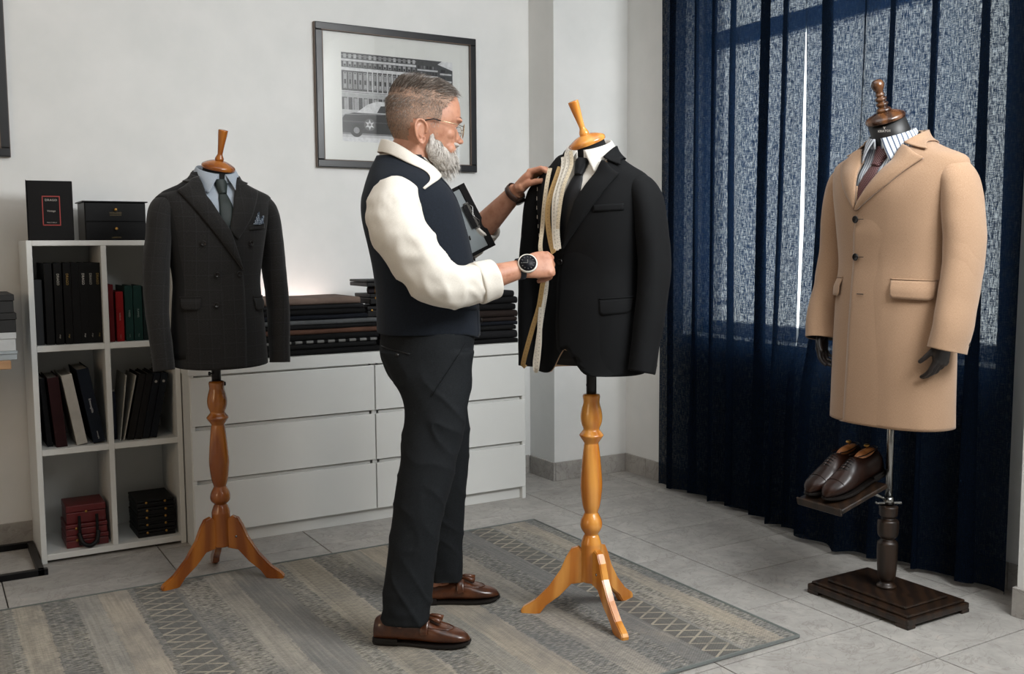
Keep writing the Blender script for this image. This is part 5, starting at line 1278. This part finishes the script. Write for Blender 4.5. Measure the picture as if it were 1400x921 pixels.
TV = [(.958, .176, .226, .100), (1.00, .178, .226, .100), (1.08, .178, .222, .100), (1.16, .177, .214, .108), (1.25, .182, .198, .124), (1.34, .190, .176, .144), (1.40, .188, .158, .146), (1.44, .176, .136, .136), (1.47, .150, .112, .126), (1.50, .112, .092, .114), (1.53, .080, .080, .098), (1.552, .072, .076, .088)]
bs = Body(TV, cy=CYM, grow=-.006, z0=1.03, z1=1.545, n=80, nz=50)
sh = obj('shirt', bs.mesh('shirt', open_ends=True, thick=.001), SHIRT, man); sh['label'] = 'white dress shirt with rolled sleeves'
vh = [(-.070, 1.60), (-.052, 1.45), (-.012, 1.325), (.012, 1.325), (.052, 1.45), (.070, 1.60)]
bv = Body(TV, cy=CYM, z0=.985, z1=1.540, hem=lambda ca, sa: -.022*max(0, -sa)**6)
vest = obj('waistcoat', bv.mesh('waistcoat', vh, True, .004, 5), NAVY, man); vest['label'] = 'navy wool waistcoat'
for s in (-1, 1):
    strip('neckline_edge', vest, NAVY, [(s*.066, 1.538), (s*.064, 1.50), (s*.050, 1.44), (s*.012, 1.335), (s*.0, 1.30)], [(s*.084, 1.538), (s*.086, 1.50), (s*.072, 1.44), (s*.036, 1.335), (s*.016, 1.29)], n=30, m=3, place=bv.place, off=.003, thick=.004)
strip('front_edge', vest, NAVY, [(.012, 1.31), (.014, 1.15), (.012, .945)], [(-.05, 1.31), (-.05, 1.15), (-.05, .945)], n=30, m=6, place=bv.place, off=lambda u, t: .006*(1-t)-.001, thick=.004)
for k in range(5):
    q, n = bv.place((-.002, 1.28-.066*k)); button(vest, q+n*.004, n, .0075, HORN)
for s, z in ((-1, 1.06), (1, 1.06), (1, 1.30)):
    strip('welt_pocket', vest, NAVY, [(s*.06, z+.012), (s*.135, z+.020)], [(s*.06, z-.006), (s*.135, z+.002)], n=12, m=2, place=bv.place, off=.003, thick=.003)
def man_sleeve(pts, seed, amp=.006):
    P = smooth_path(pts, 8); T = [p[:3] for p in P]; me = tube('sleeve', T, [p[3] for p in P], 44)
    b = bmesh.new(); b.from_mesh(me); bmesh.ops.subdivide_edges(b, edges=[], cuts=1); b.normal_update()
    for v_ in b.verts:
        p = v_.co*10+Vector((seed, seed*2, 0)); q = Vector((v_.co.x*13+seed, v_.co.y*9, v_.co.z*26))
        rg_ = 1-abs(noise.noise(Vector((v_.co.x*11+seed, v_.co.y*16, v_.co.z*20-v_.co.y*10))))*2
        v_.co += v_.normal*(noise.noise(p)*amp+noise.noise(q)*amp*.55+max(0, rg_)**2*amp*.7-amp*.2)
    b.to_mesh(me); b.free(); me.shade_smooth(); return me
def wl(f, l, z, r): p = W(f, l, z); return (p.x, p.y, p.z, r)
obj('sleeve', man_sleeve([wl(-.085, -.09, 1.405, .040), wl(-.110, -.145, 1.398, .066), wl(-.128, -.190, 1.370, .082), wl(-.118, -.222, 1.315, .085), wl(-.085, -.238, 1.255, .082), wl(-.045, -.248, 1.198, .078), wl(-.012, -.252, 1.158, .074), wl(.030, -.247, 1.138, .068), wl(.080, -.228, 1.138, .063), wl(.135, -.207, 1.150, .058)], 3, .0085), SHIRT, sh)
obj('sleeve', man_sleeve([wl(-.075, .09, 1.405, .040), wl(-.090, .145, 1.400, .064), wl(-.095, .190, 1.375, .074), wl(-.060, .235, 1.325, .072), wl(.0, .280, 1.28, .068), wl(.055, .312, 1.242, .064), wl(.095, .308, 1.245, .060), wl(.132, .276, 1.275, .056), wl(.160, .250, 1.306, .054)], 7, .006), SHIRT, sh)
def rolled_cuff(a, b_, r0, r1, seed):
    ax = (b_-a).normalized(); L = (b_-a).length; prof = smooth_path([(0, r0-.006), (.0, r0+.004), (L*.12, r0+.007), (L*.5, (r0+r1)/2+.006), (L*.9, r1+.006), (L, r1+.003), (L*.99, r1-.004), (L*.6, r1-.006)], 4)
    q = Vector((0, 0, 1)).rotation_difference(ax); n = 44
    me = loft('rolled_cuff', [[a+q @ Vector(((r+.003*noise.noise(Vector((math.cos(2*PI*j/n)*2, math.sin(2*PI*j/n)*2, h*30+seed))))*math.cos(2*PI*j/n), r*math.sin(2*PI*j/n), h)) for j in range(n)] for h, r in prof], cap=False)
    me.shade_smooth(); return obj('rolled_cuff', me, SHIRT, sh)
rolled_cuff(W(.116, -.214, 1.143), W(.172, -.194, 1.158), .058, .055, 1)
rolled_cuff(W(.148, .260, 1.294), W(.180, .224, 1.330), .055, .052, 2)
# collar, tilted up at the back
cl = thing('collar_tmp', None, None) if False else None
n0 = len(bpy.data.objects); before = set(o.name for o in bpy.data.objects)
shirt_collar(sh, SHIRT, 1.566, 0, .085, .076, .083, .106, .060, thick=.0022, over=bv.bvh, leaf=.040, turn=.42, bulge=.0012)
strip('collar_band', sh, SHIRT, [(.05, 1.50), (.0, 1.47), (-.05, 1.50)], [(.05, 1.40), (.0, 1.36), (-.05, 1.40)], n=16, m=4, place=bs.place, off=.003, thick=.002)
# trousers: seat and two legs grown together
def leg_loft(rows):
    P = smooth_path(rows, 6); n = 40; R = []
    for f, l, z, rf, rl in P: R.append([W(f+rf*math.copysign(abs(math.cos(2*PI*j/n))**.92, math.cos(2*PI*j/n)), l+rl*math.sin(2*PI*j/n), z) for j in range(n)])
    return loft('leg', R)
tp = [leg_loft([(-.114, -.164, .088, .078, .064), (-.111, -.165, .12, .078, .064), (-.098, -.160, .22, .077, .064), (-.083, -.150, .36, .078, .067), (-.054, -.140, .50, .086, .073), (-.026, -.122, .64, .095, .081), (-.010, -.105, .76, .101, .090), (-.024, -.092, .86, .128, .090), (-.033, -.085, .93, .150, .088)]),
      leg_loft([(.020, .196, .095, .064, .060), (.020, .196, .125, .064, .060), (.020, .188, .22, .066, .061), (.022, .176, .36, .072, .066), (.026, .158, .50, .078, .072), (.020, .135, .64, .086, .080), (.005, .112, .76, .096, .090), (-.020, .095, .86, .128, .092), (-.03, .085, .93, .148, .088)]),
      leg_loft([(-.030, 0, .80, .085, .10), (-.032, 0, .84, .125, .165), (-.035, 0, .90, .148, .178), (-.032, 0, .95, .152, .177), (-.028, 0, .99, .152, .172)])]
me = fuse(tp, .006, 6); b = bmesh.new(); b.from_mesh(me); b.normal_update()
for v_ in b.verts:
    c_ = v_.co; k = max(0, min(1, (.94-c_.z)/.1)); amp = .006+.004*math.exp(-((c_.z-.12)/.08)**2)+.004*math.exp(-((c_.z-.74)/.12)**2)
    diag = c_.z*16-c_.y*14
    rg_ = 1-abs(noise.noise(Vector((c_.x*6+2, c_.y*7, diag*.55))))*2.2
    nn = noise.noise(Vector((c_.x*5, c_.y*5, diag*.42)))*amp*.8+max(0, rg_)**3*amp*.55-amp*.2+noise.noise(Vector((c_.x*14+3, c_.y*14, c_.z*9)))*amp*.4+noise.noise(Vector((c_.x*22, c_.y*22, c_.z*34)))*.0022*math.exp(-((c_.z-.12)/.1)**2)
    v_.co += v_.normal*nn*k
b.to_mesh(me); b.free()
# open the hems
trs = obj('trousers', me, TROUS, man, True); trs['label'] = 'charcoal grey trousers'
for s in (-1, 1):   # side pocket, crease
    bt = BVHTree.FromPolygons([v_.co.copy() for v_ in me.vertices], [tuple(p.vertices) for p in me.polygons])
    def on(f, z, s=s):
        h = bt.ray_cast(W(f, s*.6, z), Vector((-s, 0, 0)))
        return h[0]+h[1]*.002 if h[0] is not None else W(f, s*.18, z)
    obj('pocket_edge', tube('pocket_edge', [on(.085-.012*k, .955-.017*k) for k in range(10)], .0022, 6), TROUS, trs, True)
    obj('back_pocket', tube('back_pocket', [on(-.175+.011*k, .945-.002*k) for k in range(9)], .0020, 6), DLIN, trs, True)
    pbn = obj('pocket_button', lathe('pocket_button', [(.0001, 0), (.006, 0), (.006, .002), (.0001, .0025)], 12), HORN, trs, True)
    align(pbn, on(-.125, .925), Vector((s, 0, 0)))
# belt line shadow gap is left to the light; shoes
t = NT('burnished_tan_leather'); v = t.coord('Object'); n1 = t.noise(v, 16, 4)
t.base(t.ramp(n1, [(.3, srgb('2e160b')), (.55, srgb('57301a')), (.75, srgb('6e3f22'))])); t.set(rough=.28, coat=.3, spec=.5); t.bump(t.noise(v, 260, 2), .08, .001); TAN = t.m
SOLE = plain('dark_shoe_sole', '120d0b', .5)
for (a, b_), lb in ((FR, 'tan tassel loafer nearer the camera'), (FL, 'tan tassel loafer on the far foot')):
    L = (b_-a).length+.012; ang = math.atan2(-(b_-a).x, (b_-a).y)
    so = obj('loafer', shoe_upper('loafer', L, 1.42), TAN, man, True); so['label'] = lb
    so.location = W(*a, .0105); so.rotation_euler = (0, 0, ang)
    obj('sole', shoe_sole('sole', L, .003, .0125), SOLE, so, False); obj('heel', shoe_sole('heel', L, -.0005, .022, .002, 0, .27), SOLE, so, False)
    ap = smooth_path([(.47, .030, .066), (.56, .036, .058), (.68, .036, .053), (.78, .026, .047), (.83, .0, .046), (.78, -.026, .047), (.68, -.036, .053), (.56, -.036, .058), (.47, -.030, .066)], 5)
    bu = BVHTree.FromPolygons([v_.co.copy() for v_ in so.data.vertices], [tuple(p.vertices) for p in so.data.polygons])
    def top(x, y):
        h = bu.ray_cast(Vector((x, y, .2)), Vector((0, 0, -1))); return (h[0]+Vector((0, 0, .0008))) if h[0] is not None else Vector((x, y, .04))
    obj('apron_seam', tube('apron_seam', [top(p[0]*L, p[1]*.86+.003) for p in ap], .0018, 6), TAN, so, True)
    obj('strap', strip_mesh('strap', [top(.50*L, y*.001+.003) for y in range(-40, 41, 8)], [top(.585*L, y*.001+.003) for y in range(-40, 41, 8)], n=12, m=4, off=-.0035, thick=.004), TAN, so)
    for y in (-.008, .012):
        p = top(.57*L, y); tas = tube('tassel', [p+Vector((-.006, 0, .005)), p+Vector((.008, y*.15, .008)), p+Vector((.024, y*.4, .004)), p+Vector((.042, y*.6, -.002))], [.0035, .006, .008, .009], 10); obj('tassel', tas, TAN, so, True)
# ---- watches and ring
WHT = plain('white_ceramic', 'd9d4ca', .25); DIAL = plain('dark_watch_dial', '0d0e16', .45, var=.4, nscale=400, spec=.2); STRAPN = plain('navy_watch_strap', '1a2330', .6); STRAPB = plain('brown_watch_strap', '3a2216', .5)
def band(parent, c, ax, r, w, mat, flat=.8, up=None):
    q = Vector((0, 0, 1)).rotation_difference(ax); n = 36
    me = loft('strap', [[Vector(c)+q @ Vector((rr*math.cos(2*PI*j/n), rr*math.sin(2*PI*j/n), h)) for j in range(n)] for rr, h in ((r, -w/2), (r+.0025, -w/2), (r+.003, 0), (r+.0025, w/2), (r, w/2))], cap=False)
    return obj('strap', me, mat, parent, True)
d, s_, dn = axr; wc = WRR-d*.004
wt = obj('wristwatch', lathe('wristwatch', [(.0001, -.004), (.025, -.004), (.0305, .0), (.0305, .006), (.0285, .0085), (.0001, .0085)], 36), WHT, man, True); wt['label'] = 'white round watch with dark dial'
wn = (dn*.9+Vector((0, 0, .15))+W(-.1, -.35, 0)).normalized(); align(wt, wc+wn*.032+d*.020, wn)
obj('dial', lathe('dial', [(.0001, .0086), (.0265, .0086), (.0265, .0094), (.0001, .0096)], 36), DIAL, wt, True)
for k in range(12):
    o = obj('hour_mark', bm_box(-.0006, .0006, .017, .021, .0096, .0101), STEEL, wt); o.rotation_euler = (0, 0, k*PI/6)
obj('hand', bm_box(-.0006, .0006, 0, .015, .0100, .0104), STEEL, wt); obj('hand', bm_box(0, .011, -.0006, .0006, .0100, .0104), STEEL, wt)
wb = band(man, wc, d, .0305, .020, STRAPN); wb.name = 'watch_strap'
d2, s2_, dn2 = axl; wc2 = WRL-d2*.010+W(0, 0, 0)
axw = (WRL-ELL).normalized()
wb2 = band(man, WRL-axw*.014, axw, .0335, .019, STRAPB); wb2.name = 'leather_bracelet'; wb2['label'] = 'brown leather watch strap'
w2 = obj('wristwatch', lathe('wristwatch', [(.0001, -.003), (.016, -.003), (.018, 0), (.018, .005), (.0001, .007)], 28), plain('dark_bronze', '2c211a', .35, .6), man, True); w2['label'] = 'small dark watch on brown strap'
wn2 = (W(.35, -.25, -.9)); wn2 = (wn2-axw*wn2.dot(axw)).normalized(); align(w2, WRL-axw*.014+wn2*.034, wn2)
# ring on the right ring finger
rp = tr_[2]; a_, b2_ = Vector(rp[1]), Vector(rp[3])
rg = tube('finger_ring', [a_.lerp(b2_, .42), a_.lerp(b2_, .58)], .0122, 20); obj('finger_ring', rg, STEEL, man, True)
# ================================================================ tape measures, clipboard, shoes, wooden hands
def tape_mat(name, h1, h2):
    t = NT(name); s = t.sep(t.coord('UV')); f = t.math('LESS_THAN', t.math('FRACT', t.math('DIVIDE', s[1], .006)), .22); half = t.math('LESS_THAN', s[0], .004)
    num = t.math('MULTIPLY', t.math('LESS_THAN', t.math('FRACT', t.math('DIVIDE', s[1], .012)), .35), t.math('MULTIPLY', t.math('GREATER_THAN', s[0], .007), t.math('LESS_THAN', s[0], .0105)))
    k = t.math('MAXIMUM', t.math('MULTIPLY', f, half), t.math('MULTIPLY', num, .8))
    t.base(t.mix(t.math('MULTIPLY', k, .5), srgb(h1), srgb(h2))); t.set(rough=.55); return t.m
TAPEW = tape_mat('white_tape', 'd9d3c6', '4a453f'); TAPEB = tape_mat('tan_tape', 'a98a58', '4b3a22'); TAPEC = tape_mat('cream_tape', 'cdbfa5', '5a5044')
ex2, ey2 = Vector((math.cos(RZ2), math.sin(RZ2), 0)), Vector((-math.sin(RZ2), math.cos(RZ2), 0))
def ribbon(name, pts, width, face=(0, -1, 0), sub=8, thick=.0006):
    """tape strip following points, flat side turned to face"""
    P = [Vector(p) for p in smooth_path(pts, sub)]; vs = []; uvs = []; L = 0; face = Vector(face)
    for i, p in enumerate(P):
        if i: L += (p-P[i-1]).length
        d = (P[min(i+1, len(P)-1)]-P[max(i-1, 0)]).normalized(); sd = d.cross(face).normalized()*(width/2); nm = sd.cross(d).normalized()*thick
        vs += [p-sd+nm, p+sd+nm, p+sd-nm, p-sd-nm]; uvs += [(0, L), (width, L), (width, L), (0, L)]
    fs = grid_faces(len(P), 4)+[(0, 1, 2, 3), tuple(4*(len(P)-1)+k for k in (3, 2, 1, 0))]
    return mesh_vf(name, vs, fs, uvs)
def on2(x, z, off):
    q, n = B2.place((x, z)); return q+n*off
def tape(label, mat, pts, w=.0145, face=(0, -1, 0)):
    o = obj('tape_measure', ribbon('tape_measure', pts, w, face), mat); o.location = P2; o.rotation_euler = (0, 0, RZ2); tag(o, label, 'tape measure', 'tape measures on the black jacket'); return o
tape('cream tape measure pinched between the man\'s far thumb and finger', TAPEC, [on2(-.092, 1.492, .026), on2(-.095, 1.45, .022), on2(-.098, 1.38, .018), on2(-.104, 1.31, .022), Vector((-.100, -.170, 1.255)), Vector((-.094, -.172, 1.222))])
tape('tan tape measure curving down the black jacket front', TAPEB, [on2(-.060, 1.500, .018), on2(-.066, 1.46, .020), on2(-.078, 1.396, .020), on2(-.081, 1.339, .022), on2(-.070, 1.275, .026), Vector((-.055, -.165, 1.232))], .018)
tape('outer white tape measure hanging beside the tan one', TAPEW, [on2(-.052, 1.530, .020), on2(-.046, 1.487, .022), on2(-.056, 1.40, .022), on2(-.056, 1.31, .024), Vector((-.048, -.16, 1.240))], .017)
tape('middle white tape measure hanging from the white collar', TAPEW, [on2(-.040, 1.545, .022), on2(-.030, 1.502, .024), on2(-.042, 1.406, .024), on2(-.045, 1.315, .026), Vector((-.040, -.158, 1.245))], .016)
tape('inner white tape measure lying along the black tie', TAPEC, [on2(-.024, 1.548, .026), on2(-.016, 1.50, .027), on2(-.029, 1.425, .026), on2(-.040, 1.338, .026), on2(-.044, 1.29, .024)], .012)
tape('tan tape end hanging below the man\'s near hand', TAPEB, [Vector(p) for p in ((-.080, -.170, 1.185), (-.092, -.172, 1.130), (-.104, -.175, 1.060), (-.128, -.175, .989), (-.156, -.172, .905), (-.168, -.165, .868), (-.166, -.155, .872))], .0165)
tape('white tape loop hanging lowest beside the tan tape end', TAPEW, [Vector(p) for p in ((-.078, -.168, 1.19), (-.082, -.168, 1.12), (-.097, -.168, 1.037), (-.112, -.168, .942), (-.121, -.168, .885), (-.116, -.176, .860), (-.106, -.186, .868), (-.098, -.184, .943), (-.098, -.178, 1.02), (-.092, -.172, 1.10))], .0165)
# clipboard under the far arm
cb = thing('clipboard', 'black clipboard with grey paper tucked under the man\'s far arm', 'clipboard', MO, MRZ)
a0, a1 = Vector((.101, 1.469)), Vector((.207, 1.259)); dl = (a1-a0).normalized(); dn_ = Vector((-dl.y, dl.x))*-1
if dn_.x > 0: dn_ = -dn_
def cbp(u, v_, l): p = a0+dl*u+dn_*v_; return W(p.x, l, p.y)
def cb_box(name, u0, u1, v0, v1, l0, l1, mat):
    vs = [cbp(u, v_, l) for l in (l0, l1) for u, v_ in ((u0, v0), (u1, v0), (u1, v1), (u0, v1))]
    b = bmesh.new(); q = [b.verts.new(p) for p in vs]
    for f in ((0, 1, 2, 3), (7, 6, 5, 4), (0, 4, 5, 1), (1, 5, 6, 2), (2, 6, 7, 3), (3, 7, 4, 0)): b.faces.new([q[k] for k in f])
    bmesh.ops.recalc_face_normals(b, faces=b.faces[:]); bmesh.ops.bevel(b, geom=b.edges[:], offset=.0006, segments=1, affect='EDGES'); return obj(name, b, mat, cb)
LC = .188; LEN = (a1-a0).length
cb_box('board', 0, LEN, 0, .16, LC, LC+.005, BKC); cb_box('spine_edge', 0, LEN, 0, .022, LC-.004, LC, BKC); cb_box('paper', .012, LEN-.012, .024, .15, LC-.0015, LC, plain('grey_paper', '8f9698', .7))
cb_box('clip_plate', .062, .158, .018, .034, LC-.006, LC-.001, STEEL); cb_box('clip_jaw', .068, .152, .026, .042, LC-.009, LC-.005, BLKP)
obj('clip_wire', tube('clip_wire', [cbp(.07, .020, LC-.008), cbp(.085, .012, LC-.013), cbp(.11, .024, LC-.014), cbp(.135, .012, LC-.013), cbp(.15, .020, LC-.008)], .0016, 8), STEEL, cb, True)
pen = thing('pen', 'slim dark pen standing in the waistcoat beside the clipboard', 'pen', MO, MRZ)
obj('barrel', tube('barrel', [W(.060, .150, 1.395), W(.050, .152, 1.450)], [.0035, .0042], 10), plain('pen_barrel', '22303a', .3), pen, True); obj('clip', tube('clip', [W(.055, .147, 1.430), W(.0505, .1475, 1.452), W(.049, .152, 1.456)], .0012, 6), STEEL, pen, True)
# shoe shelf, oxfords with shoe trees
SLOPE = Matrix.Translation((0, -.27, .366)) @ Matrix.Rotation(R_(15), 4, 'X') @ Matrix.Translation((0, .27, -.366))
for nm, bx, mt in (('shoe_shelf', (-.165, .030, -.270, -.035, .358, .374), WALNUT), ('shelf_lip', (-.165, .030, -.277, -.268, .352, .380), WALNUT)):
    b = bm_box(*bx, .003, 1); bmesh.ops.transform(b, matrix=SLOPE, verts=b.verts); obj(nm, b, mt, st)
obj('shelf_arm', tube('shelf_arm', [(0, -.008, .366), (-.02, -.04, .385), (-.04, -.09, .400)], .006, 10), STEEL, st, True)
t = NT('oxblood_leather'); v = t.coord('Object'); t.base(t.ramp(t.noise(v, 14, 3), [(.35, srgb('160a06')), (.7, srgb('2b150c'))])); t.set(rough=.36, coat=.08, spec=.3); OXB = t.m
CEDAR = wood('cedar', '9c6234', 'b97c48', 10, .45, 'X', .1)
for k, (x0, lb) in enumerate(((-.128, 'dark brown oxford shoe farther from the steel pole'), (-.050, 'dark brown oxford shoe nearer the steel pole'))):
    L = .282; r = thing('oxford_shoe', lb, 'shoe', P3, RZ3, 'oxford shoes on the shelf')
    M = SLOPE @ Matrix.Translation((x0, .026, .3755)) @ Matrix.Rotation(-PI/2, 4, 'Z')
    def add(nm, me, mt, smooth=True, par=r):
        me.transform(M); return obj(nm, me, mt, par, smooth)
    up_me = shoe_upper('upper', L, 1.70, 1, 28, .012)
    bu = BVHTree.FromPolygons([v_.co.copy() for v_ in up_me.vertices], [tuple(p.vertices) for p in up_me.polygons])
    def top(x, y, e=.001):
        h = bu.ray_cast(Vector((x, y, .2)), Vector((0, 0, -1))); return (h[0]+Vector((0, 0, e))) if h[0] is not None else Vector((x, y, .05))
    laces = [tube('lace', [top(x*L, -.016+.004), top(x*L, -.005+.004, .0025), top(x*L, .006+.004, .0025), top(x*L, .016+.004)], .0016, 6) for x in (.47, .51, .55, .59, .63)]
    fac = [strip_mesh('facing', [top(x*L, s*.003+.004) for x in (.44, .5, .56, .62, .66)], [top(x*L, s*.020+.004) for x in (.44, .5, .56, .62, .67)], n=12, m=3, off=-.0025 if s > 0 else .0025, thick=.003) for s in (-1, 1)]
    capl = tube('toe_cap_seam', [top(.80*L, y*.001+.004) for y in range(-36, 37, 6)], .0012, 6)
    rim = smooth_path([(.42, .024, 0), (.30, .027, 0), (.16, .027, 0), (.05, .020, 0), (.025, 0, 0), (.05, -.020, 0), (.16, -.027, 0), (.30, -.027, 0), (.42, -.024, 0)], 4)
    upo = add('upper', up_me, OXB)
    for me in fac: add('facing', me, OXB)
    for me in laces: add('lace', me, BLKP)
    add('toe_cap_seam', capl, OXB)
    add('sole', shoe_sole('sole', L, .003, .0125), SOLE, False); add('heel', shoe_sole('heel', L, 0, .022, .002, 0, .27), SOLE, False)
    zt = .012+(.064-.012)*1.70
    add('topline', tube('topline', [(p[0]*L, p[1]*.78+.003, zt+.003+.006*max(0, (p[0]-.3)/.12)) for p in rim], .0022, 8), OXB)
    tree = ellipsoid((.23*L, .003, zt-.004), (.052, .019, .017)); to = add('shoe_tree', tree, CEDAR)
    kn = lathe('knob', [(.0001, 0), (.003, 0), (.003, .008), (.009, .010), (.010, .013), (.008, .016), (.0001, .017)], 16); kn.transform(Matrix.Translation((.17*L, .003, zt+.010))); add('knob', kn, GOLD, True, to)
# wooden hands under the coat cuffs
DWOOD = plain('dark_stained_wood', '1c1310', .4, var=.2)
for s in (-1, 1):
    wr = Vector((s*.250, -.068, .945)); hp, _, _ = hand_parts(wr, Vector((-s*.10, -.16, -1)), Vector((s*1.0, -.15, .0)), 1 if s < 0 else -1, [(18, 24, 14), (24, 28, 16), (30, 30, 18), (36, 32, 18)], (6, 12, 10), .80, .05, Vector((-s*.25, -.62, -.72)))
    arm = tube('forearm', [wr+Vector((s*.01, .03, .16)), wr+Vector((0, 0, .0))], [.030, .026], 16)
    obj('wooden_hand', fuse(hp+[arm], .0030, 3, .5), DWOOD, st, True)
